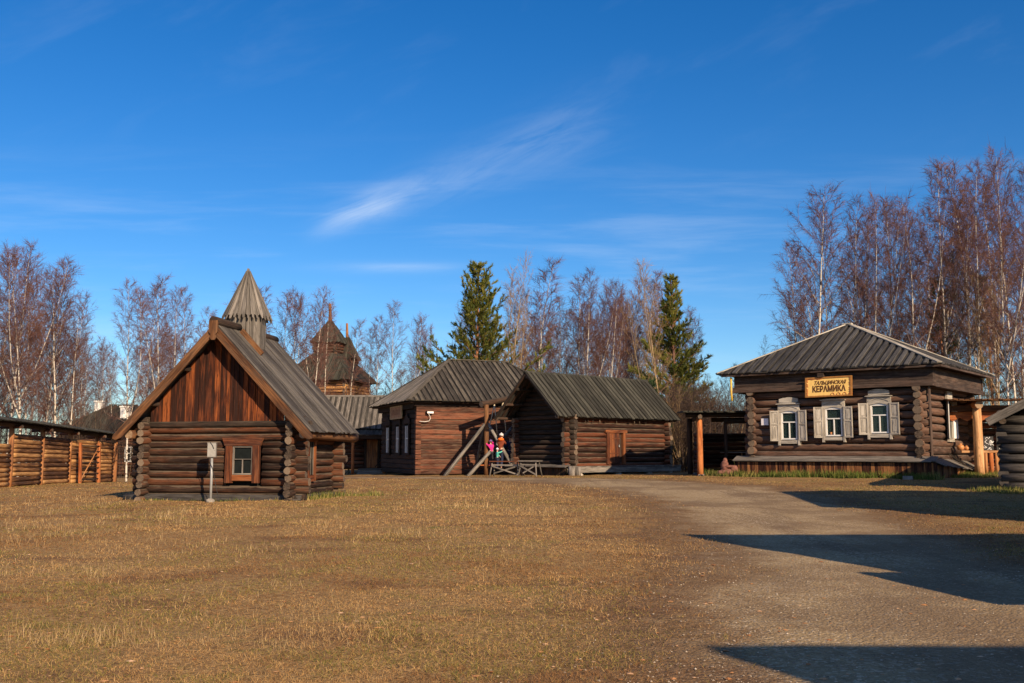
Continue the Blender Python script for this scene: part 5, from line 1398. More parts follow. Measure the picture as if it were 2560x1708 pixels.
def tower():
    p = at(818, 1180, 86); O = V((p.x, p.y, .2))
    t = empty('wooden_tower', O, -14, 'tall wooden watchtower with tiered pointed plank roofs and slim pole finials', 'tower')
    def pyr(cx, cy, hb, ht, z0, z1, nm, mat, par):
        mb = MB()
        for k in range(4):
            a = R(90 * k - 90); N = V((math.cos(a), math.sin(a), 0)); S = V((-N.y, N.x, 0))
            O_ = V((cx, cy, z0)) + N * hb - S * hb; T = V((0, 0, z1 - z0)) - N * (hb - ht); TL = T.length
            def tm(s): 
                e = min(s, 2 * hb - s); return TL * min(1, e / (hb - ht)) if hb > ht else TL
            plank_slope(mb, O_, S, T, 2 * hb, tm, .3, .2, tmin=lambda s: 0, th=.04, upth=.05, jit=.08)
        return mb.build(nm, [mat], par)
    def block(cx, cy, h, z0, z1, nm):
        n = max(1, int((z1 - z0) / .26)); mb = MB()
        for s in (-1, 1): rows_along(mb, 'x', cy + s * h, cx - h - .15, cx + h + .15, z0, n, .26, .15); rows_along(mb, 'y', cx + s * h, cy - h - .15, cy + h + .15, z0, n, .26, .15)
        mb.box(cx - h + .1, cx + h - .1, cy - h + .1, cy + h - .1, z0, z1)
        return mb.build(nm, ['fence_log' if z0 > 4 and z0 < 7 else 'mid_log', 'end'], t)
    block(0, 0, 2.4, 0, 6, 'lower_wall'); block(0, 0, 2.6, 6.0, 7.5, 'gallery_wall')
    pyr(0, 0, 3.25, 1.1, 7.3, 9.7, 'lower_roof', 'roof_dark', t)
    block(0, 0, .95, 9.3, 10.9, 'upper_wall')
    r = pyr(0, 0, 1.25, .05, 10.7, 12.75, 'upper_roof', 'roof_dark', t)
    mb = MB(); mb.log((0, 0, 12.4), (-.05, 0, 14.2), .17, .13, 8); mb.build('finial', ['fence_post', 'end'], r)
    block(1.15, 1.2, .6, 8.3, 9.8, 'side_turret_wall')
    r = pyr(1.15, 1.2, .85, .05, 9.4, 11.4, 'side_turret_roof', 'roof_dark', t)
    mb = MB(); mb.log((1.1, 1.2, 11.0), (1.05, 1.2, 12.6), .14, .1, 8); mb.build('finial', ['fence_post', 'end'], r)
tower()

# ------------------------------------------------------------------ 8. shed left of the pottery house
def shed():
    p = at(1745, 1180, 43.8); O = V((p.x, p.y, gz(p.x, p.y)))
    t = empty('open_shed', O, -6, 'open lean-to shed with a flat dark roof on orange posts left of the pottery house', 'shed')
    mb = MB(); mb.log((.1, 0, -.1), (.1, 0, 2.62), .135, .125, 12); mb.build('post', ['red_post', 'end'], t)
    mb = MB(); mb.beam((1.25, .25, -.1), (1.25, .25, 2.5), .13, .13, up=(0, 1, 0)); mb.build('post', ['barn_dark_log'], t)
    mb = MB(); mb.log((-.1, 3.2, -.1), (-.1, 3.2, 2.6), .12, .12, 10); mb.build('post', ['barn_dark_log', 'end'], t)
    mb = MB(); mb.log((-.5, 0, 2.66), (3.2, 0, 2.66), .11, .11, 9); mb.log((.1, -.5, 2.56), (.1, 3.8, 2.56), .1, .1, 9); mb.log((1.2, .2, 2.36), (3.2, .2, 2.4), .1, .1, 9); mb.log((.8, 1.9, 2.5), (3.3, 1.9, 2.5), .1, .1, 9)
    mb.build('roof_beam', ['barn_dark_log', 'end'], t)
    mb = MB(); plank_slope(mb, (-.65, -.62, 2.74), (1, 0, 0), (0, 1, .03), 3.7, lambda s: 4.6, .22, .17, jit=.05); mb.build('roof', ['roof_dark'], t)
    # side and back log walls
    mb = MB(); rows_along(mb, 'y', .16, .35, 3.2, 0.1, 9, .2, .115, wob=.08); mb.build('side_wall', ['barn_log', 'end'], t)
    mb = MB(); rows_along(mb, 'x', 3.25, .1, 4.2, .1, 9, .2, .115, wob=.08); mb.build('back_wall', ['barn_log', 'end'], t)
    mb = MB(); mb.box(.0, 2.9, -.15, 3.0, -.12, .07); mb.build('floor', ['old_grey'], t)
    w_ = empty('potters_wheel', O + V((1.75, .55, .07)), -6, 'wooden kick wheel bench with a thin top standing in the open shed', 'bench')
    mb = MB(); mb.box(-.62, .45, -.25, .25, .93, .96); mb.build('bench_top', ['old_grey'], w_)
    for x in (-.35, .3):
        mb = MB(); mb.box(x - .03, x + .03, -.03, .03, 0, .93); mb.build('leg', ['new_wood'], w_)
    mb = MB(); mb.tube([V((-.15, -.1, .6)), V((-.06, -.1, .6)), V((0, -.1, .25)), V((.08, -.1, .22))], [.02] * 4, 6); mb.lathe((.1, 0, .08), [(.2, 0), (.2, .06)], 14); mb.build('crank', ['yellow_paint'], w_)
    q = at(1820, 1190, 42.3); c = MB()
    c.ball((0, 0, .16), .40, .28, .2, 12, 8, wob=.07); c.ball((-.14, -.05, .45), .17, .17, .24, 11, 8, wob=.06); c.ball((-.12, -.06, .66), .10, .10, .12, 9, 6, wob=.05)
    c.ball((.24, -.14, .28), .17, .14, .2, 9, 6, wob=.08); c.ball((-.34, -.1, .13), .15, .13, .13, 9, 6, wob=.08); c.beam((-.45, 0, .02), (.4, 0, .02), .5, .1)
    c.ball((.05, -.18, .42), .24, .07, .06, 9, 6)
    o = c.build('stone_figure', ['red_stone']); o.location = (q.x, q.y, gz(q.x, q.y)); tag(o, 'squat reddish clay figure sitting in front of the shed', 'sculpture')
shed()

# ------------------------------------------------------------------ 9. stall behind the pottery house on the right, dark barn at the edge
def stall():
    p = at(2450, 1189, 40.5); O = V((p.x, p.y, gz(p.x, p.y)))
    t = empty('market_stall', O, -8, 'open timber stall with thick new posts and scalloped orange trim right of the pottery house', 'stall')
    mb = MB(); mb.log((0, 0, -.1), (0.0, 0, 2.72), .19, .165, 14, .05); mb.build('post', ['new_wood', 'end_light'], t)
    mb = MB(); mb.log((0, -.35, 2.86), (0, 4.2, 2.9), .16, .15, 12); mb.build('cross_log', ['red_post', 'end_light'], t)
    mb = MB(); mb.box(-1.2, 5.5, .2, .36, 2.62, 2.86); mb.log((-1.2, 3.9, 2.8), (5.5, 3.9, 2.8), .12, .12); mb.build('beam', ['orange_board', 'end'], t)
    mb = MB(); plank_slope(mb, (-1.3, -.6, 3.02), (1, 0, 0), (0, 1, .04), 7.0, lambda s: 5.2, .22, .17, jit=.03); mb.build('roof', ['orange_board'], t)
    mb = MB(); x = -1.1
    pts = []
    for k in range(7): pts += [(-1.1 + k * .55, 2.36), (-1.1 + k * .55 + .275, 2.22)]
    pts += [(2.75, 2.36)]
    mb.prism(pts + [(2.75, 2.6), (-1.1, 2.6)], (0, .42, 0), (1, 0, 0), (0, 0, 1), (0, -1, 0), .03, along=0); mb.build('scalloped_trim', ['red_post'], t)
    mb = MB(); rows_along(mb, 'x', 4.0, -1.2, 5.5, .1, 10, .27, .15); mb.build('back_wall', ['mid_log', 'end'], t)
    mb = MB(); mb.beam((-.6, .25, .98), (2.4, .05, .98), .2, .09); mb.build('counter_rail', ['new_wood'], t)
    for k in range(7):
        mb = MB(); mb.log((.28 + k * .22, .12, -.1), (.28 + k * .22, .12, .93), .085, .08, 10, .05); mb.build('baluster', ['red_post' if k % 2 else 'fence_post', 'end'], t)
    mb = MB(); mb.log((3.4, 0.1, -.1), (3.4, 0.1, 2.8), .17, .16, 12); mb.build('post', ['new_wood', 'end_light'], t)
    mb = MB(); mb.beam((-1.1, .3, .94), (-.2, .2, .2), .07, .07); mb.build('brace', ['barn_dark_log'], t)
    rz = R(-8); Mx = Matrix.Translation(O) @ Matrix.Rotation(rz, 4, 'Z')
    for x, s, lb in ((-.62, 1.0, 'round copper coloured pot on the stall counter, larger one left of the post'), (-.38, .72, 'small bright copper pot beside the larger one on the stall counter')):
        mb = MB(); mb.lathe((0, 0, 0), [(.03 * s, 0), (.11 * s, .03 * s), (.15 * s, .12 * s), (.12 * s, .2 * s), (.05 * s, .24 * s), (.07 * s, .28 * s)], 14)
        o = mb.build('clay_pot', ['pot']); o.location = Mx @ V((x, .25, 1.03)); tag(o, lb, 'pot', 'clay pots on the stall counter')
    for x, lb in ((.42, 'black and white patterned panel on the stall rail, left one'), (.92, 'black and white patterned panel on the stall rail, right one')):
        mb = MB(); mb.box(-.19, .19, .0, .03, 0, .56, m=0)
        random.seed(int(x * 100))
        for k in range(16):
            a = random.uniform(-.15, .15); z = random.uniform(.05, .5)
            mb.tube([V((a + .05 * math.cos(q * .9), -.004, min(.54, max(.03, z + .05 * math.sin(q * .9 + k))))) for q in range(5)], [.012] * 5, 4, 1)
        o = mb.build('patterned_panel', ['cable', 'white_paint']); o.location = Mx @ V((x, .1, 1.03)); o.rotation_euler = (0, 0, rz); tag(o, lb, 'panel', 'patterned panels on the stall rail')
stall()
o = blades('green_grass_mound', 5000, 0, 0, .08, .25, .006, 'grass_green', 14, region=(17.0, 19.6, 38.6, 42.5), lean=.3)
tag(o, 'green grass between the pottery house and the stall post', 'grass', kind='stuff')

def simple_barn(loc, rz, W, D, zw, zr, label, mat, roofm, ov=.5, name='log_barn', slope_ov=.45, pit=.27, name_dark=None):
    """gabled log barn, ridge along local x"""
    t = empty(name, loc, rz, label, 'barn')
    n = int(zw / pit)
    log_house(t, W, D, 0, n, pit, pit * .56, .3, mat, side_off=.0)
    ym = D / 2; ye = -slope_ov; sl = (zr - zw) / ym
    ze = zw - slope_ov * sl + .05
    for xx in (0, W):
        mb = MB(); z = n * pit + pit * .5
        while z < zr - .2:
            hw = (zr - .08 - z) / sl; mb.log((xx, ym - hw, z), (xx, ym + hw, z), .13, .13, 9, .05); z += .25
        mb.build('gable_wall', [mat, 'end'], t)
    mb = MB(); mb.box(.15, W - .15, .15, D - .15, 0, zw); mb.build('inner_light_block', ['dark_inside'], t)
    r = gable_roof(t, -ov, W + ov, ye, D - ye, ze, zr + .05, roofm, pitch=.3, wup=.2)
    for xx in (-ov - .03, W + ov + .03):
        mb = MB()
        for y, s in ((ye, 1), (D - ye, -1)): mb.beam((xx, y, ze + .0), (xx, ym, zr + .05), .05, .2)
        mb.build('barge_board', ['shade_log'], r)
    return t
# dark barn whose gable end shows at the right edge; local x is its ridge (points away from the camera)
q = at(2512, 1238, 30.0)
g_ = gz(q.x, q.y)
simple_barn(V((q.x, q.y, g_)) , 62, 7.0, -0.001 + 5.0, 2.05, 3.5, 'dark grey log barn at the right edge of the lane, its gable end in shadow', 'shade_log', 'roof_house', ov=.55) if False else None
def edge_barn():
    t = empty('log_barn', (q.x, q.y, g_ - .05), -27, 'dark grey log barn at the right edge, its gable end in shadow', 'barn')
    W, D = 5.2, 6.0; n = 8; pit = .285
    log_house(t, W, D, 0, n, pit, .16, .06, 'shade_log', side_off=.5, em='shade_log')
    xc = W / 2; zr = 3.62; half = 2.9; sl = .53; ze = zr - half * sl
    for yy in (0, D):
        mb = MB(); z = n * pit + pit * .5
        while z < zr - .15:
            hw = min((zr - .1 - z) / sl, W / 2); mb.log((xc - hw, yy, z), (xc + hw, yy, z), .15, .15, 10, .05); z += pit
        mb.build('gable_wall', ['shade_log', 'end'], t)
    mb = MB(); mb.box(.15, W - .15, .15, D - .15, 0, 2.3); mb.build('inner_light_block', ['dark_inside'], t)
    mb = MB()
    for sgn in (-1, 1):
        T = V((-sgn * half, 0, half * sl)); L = T.length
        plank_slope(mb, (xc + sgn * half, -.75, ze), (0, 1, 0), T, D + 1.4, lambda s: L, .3, .2)
    rf = mb.build('roof', ['roof_house'], t)
    mb = MB()
    for sgn in (-1, 1): mb.beam((xc + sgn * (half + .05), -.80, ze - .02), (xc, -.80, zr), .05, .24, up=(0, 0, 1))
    mb.build('barge_board', ['old_grey'], rf)
    mb = MB()
    for sgn in (-1, 1): mb.log((xc + sgn * (half - .35), -.7, ze + .02), (xc + sgn * (half - .35), D + .5, ze + .02), .1, .1)
    mb.build('purlin', ['shade_log', 'end'], rf)
edge_barn()
o = blades('green_grass_strip', 5000, 0, 0, .05, .2, .005, 'grass_green', 15, region=(13.6, 17.5, 28.0, 30.2), lean=.3)
tag(o, 'grass growing in the shade along the dark barn wall', 'grass', kind='stuff')

# buildings beyond the right edge of the view; they throw the long shadows over the lane
simple_barn((7.5, -3.6, 0), 0, 8, 4.2, 2.3, 4.9, 'log barn on the near right side of the lane, shading the foreground', 'barn_log', 'roof_house', ov=.6)
simple_barn((8.7, 6.65, 0), 0, 8, 2.8, 2.95, 4.95, 'log barn second along the right side of the lane', 'barn_log', 'roof_house', ov=.5, slope_ov=.25)
simple_barn((11.5, 17.9, .1), -38, 8, 7.2, 3.4, 5.0, 'log barn third along the right side of the lane', 'barn_log', 'roof_house', ov=.5)
def leanto():
    t = empty('firewood_shelter', (7.5, 6.1, 0), 0, 'low plank lean-to shelter on the right side of the lane', 'shelter')
    mb = MB(); rows_along(mb, 'x', 0, 0, 5, 0, 8, .27, .15); mb.build('wall', ['barn_log', 'end'], t)
    mb = MB(); plank_slope(mb, (-.3, -.25, 2.25), (1, 0, 0), (0, 1, .35), 6, lambda s: 1.6, .3, .2); mb.build('roof', ['roof_house'], t)
    for x in (0, 2.5, 5):
        mb = MB(); mb.log((x, 1.1, -.1), (x, 1.1, 2.6), .1, .1); mb.build('post', ['barn_log', 'end'], t)
leanto()

# ------------------------------------------------------------------ 10. trees
def rvec(rg, d, spread):
    a = V((rg.uniform(-1, 1), rg.uniform(-1, 1), rg.uniform(-1, 1)))
    return (d + a * spread).normalized()
def grow(rg, p, d, L, n, curve, wob):
    """path that bends toward 'curve' (a vector) as it goes"""
    pts = [p.copy()]; d = d.copy()
    for i in range(n):
        d = (d + curve * (1.0 / n) + V((rg.uniform(-1, 1), rg.uniform(-1, 1), rg.uniform(-.6, .6))) * wob).normalized()
        p = p + d * (L / n); pts.append(p.copy())
    return pts
def birch(seed, H=15.0, width=1.0, fork=0, first=.28, dens=1.0, r0=.11, lean=(0, 0), sub=9, tw=9, weep=.5, up=1.0):
    rg = random.Random(seed); T = MB(); C = MB()
    leaders = []
    base = V((0, 0, -.2)); ax = V((lean[0], lean[1], 1)).normalized()
    main = grow(rg, base, ax, H + .2, 14, V((-lean[0] * .5, -lean[1] * .5, .2)), .035)
    leaders.append((main, r0, 1.0, 0.0))
    for f in range(fork):
        i = rg.randint(3, 7) if f else rg.randint(2, 5)
        a = rg.uniform(0, 6.28); d = V((math.cos(a) * .42, math.sin(a) * .42, 1)).normalized()
        L = (H - main[i].z) * rg.uniform(.78, .98)
        rr = r0 * (1 - i / 14 * .8) * .7
        leaders.append((grow(rg, main[i], d, L, 12, V((-d.x * .5, -d.y * .5, .3)), .05), rr, L / H, main[i].z / H))
    for path, rr, fr, zf in leaders:
        k = len(path); rad = [max(.008, .82 * rr * (1 - .93 * (i / (k - 1)) ** .85)) for i in range(k)]
        # separate tube pieces so that 'slenderness' browns the upper stem
        for i in range(k - 1):
            sl = 1 - min(1, rad[i] / .05)
            T.tube([path[i], path[i + 1]], [rad[i], rad[i + 1]], 6, 0, (rg.random(), sl * .55), cap=False)
        nb = int(40 * dens * fr)
        for b in range(nb):
            t = (b + rg.random()) / nb
            t = first * (1 if zf == 0 else .25) + (1 - first * (1 if zf == 0 else .25)) * t
            q = t * (k - 1); i = min(k - 2, int(q)); p = path[i].lerp(path[i + 1], q - i); pr = rad[i] + (rad[i + 1] - rad[i]) * (q - i)
            a = b * 2.4 + rg.uniform(-.5, .5); inc = R(rg.uniform(34, 62) - 18 * t)
            d = V((math.cos(a) * math.sin(inc), math.sin(a) * math.sin(inc), math.cos(inc) * up))
            prof = (math.sin(math.pi * min(1, .12 + .88 * ((1 - t) * 1.15 / (1 - first * .6)) ** .8)) * .55 + .45) * (1 - t) ** .45
            L = width * H * .215 * prof * rg.uniform(.65, 1.2) * (.75 if zf else 1) + .35
            br = min(pr * .55, .045) ; br = max(br, .011)
            pts = grow(rg, p, d, L, 5, V((0, 0, .35 - .5 * weep)), .12)
            rd = [br * (1 - .8 * j / 5) for j in range(6)]
            (T if br > .016 else C).tube(pts, rd, 4 if br > .016 else 3, 0, (rg.random(), .45 + .4 * rg.random()), cap=False)
            ns = max(2, int(sub * (.5 + L / 3)))
            for s in range(ns):
                u = .22 + .78 * (s + rg.random()) / ns; q = u * 5; j = min(4, int(q)); sp = pts[j].lerp(pts[j + 1], q - j)
                bd = (pts[j + 1] - pts[j]).normalized(); sdn = rvec(rg, bd, .75)
                sL = L * .30 * rg.uniform(.6, 1.2) * (1.15 - .5 * u) + .22
                spts = grow(rg, sp, sdn, sL, 2, V((0, 0, .25 - .5 * weep)), .1)
                C.tube(spts, [.009, .007, .004], 3, 0, (rg.random(), rg.random()), cap=False)
                nt = int(tw * (.6 + sL * .5))
                for w_ in range(nt):
                    q = rg.uniform(.1, 1) * 2; jj = min(1, int(q)); tp = spts[jj].lerp(spts[jj + 1], q - jj)
                    td = rvec(rg, (spts[jj + 1] - spts[jj]).normalized() * .8 + V((0, 0, -.25 * weep)), .7)
                    C.cone(tp, td * rg.uniform(.22, .65), .0070, 0, (rg.random(), rg.random()))
    return T, C
def pine(seed, H, width, first=.12, trunk_r=.2, clumps=1.0, mat='needle', rows=34, droop=0.0, gap=0.0):
    rg = random.Random(seed); T = MB(); C = MB()
    path = grow(rg, V((0, 0, -.2)), V((0, 0, 1)), H + .2, 12, V((0, 0, .1)), .02); k = len(path)
    T.tube(path, [trunk_r * (1 - .93 * i / (k - 1)) for i in range(k)], 8, 0, cap=False)
    B = []
    for b in range(int(rows * 7)):
        t = first + (1 - first) * (b + rg.random()) / (rows * 7)
        lvl = math.floor(t * rows) / rows + rg.uniform(0, .35) / rows; t = max(first, lvl)
        q = min(t, .995) * (k - 1); i = min(k - 2, int(q)); p = path[i].lerp(path[i + 1], q - i)
        a = rg.uniform(0, 6.28); inc = R(rg.uniform(66, 88) - 34 * t + droop)
        sect = .82 + .30 * math.sin(a * 2 + t * 9) 
        if gap and rg.random() < gap: continue
        L = width * ((1 - t) ** .95 * (1.0 if t > first + .1 else .85)) * rg.uniform(.6, 1.1) * sect + .35
        d = V((math.cos(a) * math.sin(inc), math.sin(a) * math.sin(inc), math.cos(inc)))
        pts = grow(rg, p, d, L, 4, V((0, 0, .28)), .08)
        T.tube(pts, [max(.01, trunk_r * .22 * (1 - t * .5) * (1 - .8 * j / 4)) for j in range(5)], 4, 0, cap=False)
        ns = max(4, int(L * 6.2 * clumps))
        for s in range(ns):
            u = 1 - (s / ns) * .85; q = u * 4; j = min(3, int(q)); sp = pts[j].lerp(pts[j + 1], q - j)
            sdn = rvec(rg, (pts[j + 1] - pts[j]).normalized() * .8 + V((0, 0, .35)), .65)
            sl = rg.uniform(.25, .6) * (.5 + .5 * min(1, L / 2))
            e = sp + sdn * sl
            tone = rg.random()
            nn = 26
            for w_ in range(nn):
                f = w_ / nn; c = sp.lerp(e, .25 + .75 * f)
                nd = rvec(rg, sdn * 1.1, .8) * rg.uniform(.16, .30)
                bl = len(C.v); sd_ = nd.cross(V((rg.uniform(-1, 1), rg.uniform(-1, 1), rg.uniform(-1, 1)))); sd_.normalize(); sd_ *= .026
                C.v += [c - sd_, c + sd_, c + nd]
                C.face((bl, bl + 1, bl + 2), [(0, 0), (.1, 0), (0, .1)], 0, (min(1, max(0, tone * .75 + rg.uniform(0, .25))), 0))
    return T, C

TREE_MESH = {}
def tmpl(key, T, C, bark, tw):
    TREE_MESH[key] = (T.mesh('trunk_' + key, [bark]), C.mesh('crown_' + key, [tw]))
tmpl('a', *birch(1, width=.85, fork=0), 'birch_bark', 'twig')
tmpl('b', *birch(2, width=.95, fork=1, first=.3), 'birch_bark', 'twig')
tmpl('c', *birch(3, width=1.25, fork=2, first=.22, lean=(.05, 0)), 'birch_bark', 'twig')
tmpl('d', *birch(4, width=.62, fork=0, first=.36, r0=.085), 'birch_bark', 'twig')
tmpl('e', *birch(5, width=.8, fork=1, first=.4, r0=.10, lean=(-.05, .03)), 'birch_bark', 'twig')
tmpl('f', *birch(6, width=1.35, fork=0, first=.2, r0=.13, sub=9, weep=.8), 'birch_bark', 'twig')
tmpl('k', *birch(7, width=1.05, fork=3, first=.25, r0=.12, weep=.35), 'birch_bark', 'twig')
tmpl('dark', *birch(8, width=1.1, fork=1, first=.15, r0=.1, weep=.3), 'grey_bark', 'twig_dark')
tmpl('thin', *birch(12, width=.5, fork=1, first=.3, r0=.07, sub=6, tw=6), 'birch_bark', 'twig')
tmpl('gold', *birch(9, width=.85, fork=2, first=.3, r0=.10, dens=1.0, sub=6, tw=5, weep=-.3, up=1.2), 'gold_bark', 'twig_gold')
KIND = {'dark': 'bare_tree', 'gold': 'aspen_tree'}
ntree = 0
def tree(px, pytop, d, key, label, group=None, name=None, cat=None, hmax=15.8, rz=None, wx=1.0):
    global ntree; ntree += 1
    rg = random.Random(int(px * 7 + d * 13))
    b = at(px, 1150, d); top = at(px, pytop, d); g = gz(b.x, b.y); s = (top.z - g) / hmax
    nm = name or KIND.get(key, 'birch_tree')
    t = empty(nm, (b.x, b.y, g), math.degrees(rg.uniform(0, 6.28)) if rz is None else rz, label, cat or nm.replace('_', ' ').replace(' tree', ''), group)
    t.scale = (s * wx * rg.uniform(.92, 1.08), s * wx * rg.uniform(.92, 1.08), s)
    for nm2, me in zip(('trunk', 'crown'), TREE_MESH[key]):
        o = bpy.data.objects.new(nm2, me); SC.collection.objects.link(o); o.parent = t
    return t

L_ = 'birches rising behind the log fence'
tree(14, 592, 60, 'b', 'tall white birch at the left edge of the picture behind the fence', L_)
tree(46, 606, 57, 'c', 'tallest wide forked birch rising behind the left end of the log fence', L_)
tree(66, 640, 62, 'a', 'white birch just behind the wide forked one at the left', L_)
tree(104, 632, 66, 'k', 'many stemmed birch behind the fence roof', L_)
tree(135, 665, 64, 'f', 'broad drooping birch behind the middle of the fence roof', L_)
tree(-30, 600, 66, 'k', 'birch cut by the left edge of the picture', L_)
tree(164, 742, 62, 'a', 'shorter birch left of the dark hipped roof', L_)
tree(205, 835, 92, 'b', 'far small birch above the left end of the dark hipped roof', L_)
tree(232, 868, 95, 'thin', 'far slender birch above the dark hipped roof', L_)
tree(262, 850, 98, 'thin', 'far slender birch in the gap left of the tall pale trunk', L_)
tree(180, 800, 80, 'dark', 'dark bare tree behind the left slope of the village house roof', L_)
tree(20, 830, 80, 'dark', 'dark bare tree low behind the far left birches', L_)
tree(90, 810, 84, 'dark', 'dark bare tree low between the left birches', L_)
tree(318, 692, 50, 'b', 'white trunked birch standing between the fence end and the hut', 'birches behind the hut', wx=.95)
H_ = 'birches behind the hut'
tree(362, 678, 63, 'd', 'tall narrow birch left of the hut roof', H_, wx=1.25)
tree(404, 700, 60, 'b', 'reddish crowned birch above the left roof slope of the hut', H_)
tree(438, 708, 66, 'a', 'narrow birch above the left roof slope of the hut', H_)
tree(470, 712, 70, 'd', 'birch close left of the hut ridge', H_, wx=1.2)
tree(515, 756, 74, 'a', 'lower birch between the hut ridge and its turret', H_)
tree(280, 860, 78, 'thin', 'slight birch left of the hut barge board', H_)
tree(588, 692, 72, 'a', 'birch behind the pointed turret', H_)
tree(652, 712, 70, 'd', 'narrow birch just right of the pointed turret', H_, wx=1.2)
tree(692, 718, 66, 'a', 'birch with reddish crown right of the turret', H_)
tree(742, 716, 64, 'e', 'birch with leaning pale limbs before the left side of the tower', H_)
tree(775, 706, 63, 'c', 'many limbed white birch in front of the wooden tower', H_, wx=.8)
tree(800, 742, 68, 'a', 'birch beside the tower finial', H_)
tree(872, 792, 67, 'd', 'slender birch right of the wooden tower', H_, wx=1.2)
Cn = 'birches behind the hipped log house'
tree(932, 780, 80, 'b', 'birch with drooping tips left of the middle of the gap above the hipped house', Cn)
tree(985, 745, 80, 'a', 'tallest birch in the gap above the hipped house', Cn)
tree(1022, 772, 82, 'k', 'reddish birch right of the tallest one in the gap', Cn, wx=.8)
tree(1063, 786, 84, 'd', 'pale slender birch just left of the big pine', Cn, wx=1.2)
tree(905, 860, 96, 'dark', 'dark bare tree low above the grey porch house roof', Cn)
tree(1000, 900, 98, 'dark', 'dark bare tree low above the hipped roof slope', Cn)
B_ = 'birches behind the barn'
tree(1152, 720, 84, 'k', 'reddish birch behind the left flank of the big pine', B_)
tree(1290, 690, 76, 'b', 'birch right of the golden aspen and the big pine', B_, wx=.8)
tree(1310, 760, 84, 'a', 'lower birch behind the barn ridge left end', B_)
tree(1346, 640, 72, 'd', 'tallest narrow birch above the barn ridge', B_, wx=1.5)
tree(1366, 720, 70, 'a', 'birch with reddish crown beside the tallest one above the barn', B_)
tree(1400, 730, 84, 'dark', 'dark bare tree between birches above the barn ridge', B_)
tree(1430, 672, 74, 'd', 'pale leaning birch above the middle of the barn ridge', B_, wx=1.4)
tree(1462, 664, 70, 'b', 'dense reddish forked birch above the middle of the barn ridge', B_, wx=.85)
tree(1490, 690, 80, 'k', 'reddish birch behind the dense one above the barn', B_, wx=.8)
tree(1522, 696, 70, 'c', 'birch with dark red crown above the right half of the barn ridge', B_, wx=.75)
tree(1556, 740, 82, 'a', 'lower birch above the right half of the barn ridge', B_)
tree(1588, 684, 72, 'e', 'double stemmed pale birch above the right end of the barn', B_)
tree(1610, 668, 74, 'd', 'straight white birch left of the second pine', B_, wx=1.4)
tree(1640, 690, 78, 'a', 'birch just left of the golden aspen by the second pine', B_)
tree(1740, 900, 88, 'dark', 'dark bare tree right of the second pine', B_)
tree(1770, 930, 76, 'dark', 'dark bare tree low above the open shed', B_)
tree(1836, 905, 72, 'dark', 'dark bare tree low left of the pottery roof', B_)
tree(1905, 832, 74, 'thin', 'small lone birch left of the pottery house roof', B_)
# golden aspens
tree(1258, 622, 64, 'gold', 'golden stemmed aspen rising beside the big pine', 'golden aspens')
tree(1664, 628, 60, 'gold', 'golden stemmed aspen rising in front of the second pine', 'golden aspens', wx=1.15)
tree(1700, 960, 56, 'gold', 'low golden sapling right of the barn roof end', 'golden aspens')
P_ = 'birches behind the pottery house'
for px, py, d, k, wx, lb in (
        (2046, 458, 58, 'f', 1.0, 'wide crowned birch at the left end of the row behind the pottery house'),
        (2092, 492, 64, 'b', .8, 'birch close right of the wide crowned one behind the pottery house'),
        (2130, 482, 60, 'e', 1.0, 'leaning birch left of the roof peak of the pottery house'),
        (2172, 500, 66, 'a', .9, 'white birch directly above the roof peak of the pottery house'),
        (2200, 478, 58, 'c', .75, 'forked white birch right of the roof peak'),
        (2232, 470, 64, 'a', 1.0, 'tall straight birch above the right roof slope'),
        (2262, 496, 72, 'dark', .8, 'dark stemmed tree among the birches above the right roof slope'),
        (2296, 484, 60, 'e', 1.0, 'birch with leaning pale stem above the right end of the roof'),
        (2330, 500, 70, 'b', .8, 'reddish birch before the gap left of the tallest group'),
        (2362, 470, 62, 'k', .8, 'many stemmed reddish birch left of the tallest group'),
        (2392, 392, 60, 'a', 1.0, 'left one of the tallest group of birches'),
        (2424, 366, 64, 'd', 1.5, 'tallest birch of the group over the right end of the roof'),
        (2452, 384, 58, 'b', .8, 'forked birch on the right of the tallest group'),
        (2496, 410, 66, 'a', 1.0, 'birch between the tallest group and the right edge'),
        (2532, 362, 52, 'c', .7, 'big white birch with a long leaning limb near the right edge'),
        (2552, 380, 60, 'b', .9, 'birch crown cut by the right edge of the picture'),
        (2588, 400, 56, 'f', .8, 'birch mostly outside the right edge of the picture'),
        (2410, 620, 54, 'dark', .9, 'dark lower tree behind the right roof corner of the pottery house'),
        (2500, 640, 56, 'gold', .9, 'golden brown tree above the stall roof')):
    tree(px, py, d, k, lb, P_, wx=wx)
rg = random.Random(50)
for i in range(10):
    px = 2010 + i * 60 + rg.uniform(-8, 8)
    tree(px, rg.uniform(560, 700) if px < 2330 else rg.uniform(470, 620), rg.uniform(76, 104), rg.choice('abdek'), 'slender pale birch deep in the wood behind the pottery house', 'trees deep in the right wood')
for i in range(9):
    px = 2000 + i * 66 + rg.uniform(-12, 12)
    tree(px, rg.uniform(720, 900), rg.uniform(66, 80), 'dark', 'low dark bare tree in the wood behind the pottery house', 'low dark trees in the right wood')
for i in range(20):
    px = 1290 + i * 22 + rg.uniform(-8, 8)
    tree(px, rg.uniform(740, 820), rg.uniform(90, 112), rg.choice('abdek'), 'slender pale birch deep in the wood behind the barn', 'trees deep in the wood behind the barn')
for i in range(11):
    px = -10 + i * 26 + rg.uniform(-8, 8)
    tree(px, rg.uniform(760, 860), rg.uniform(80, 100), rg.choice('abdek'), 'slender pale birch deep in the wood behind the left fence', 'trees deep in the left wood')
for i in range(7):
    px = 350 + i * 26 + rg.uniform(-8, 8)
    tree(px, rg.uniform(790, 860), rg.uniform(80, 100), rg.choice('abdek'), 'slender pale birch deep in the wood behind the hut', 'trees deep in the wood behind the hut')

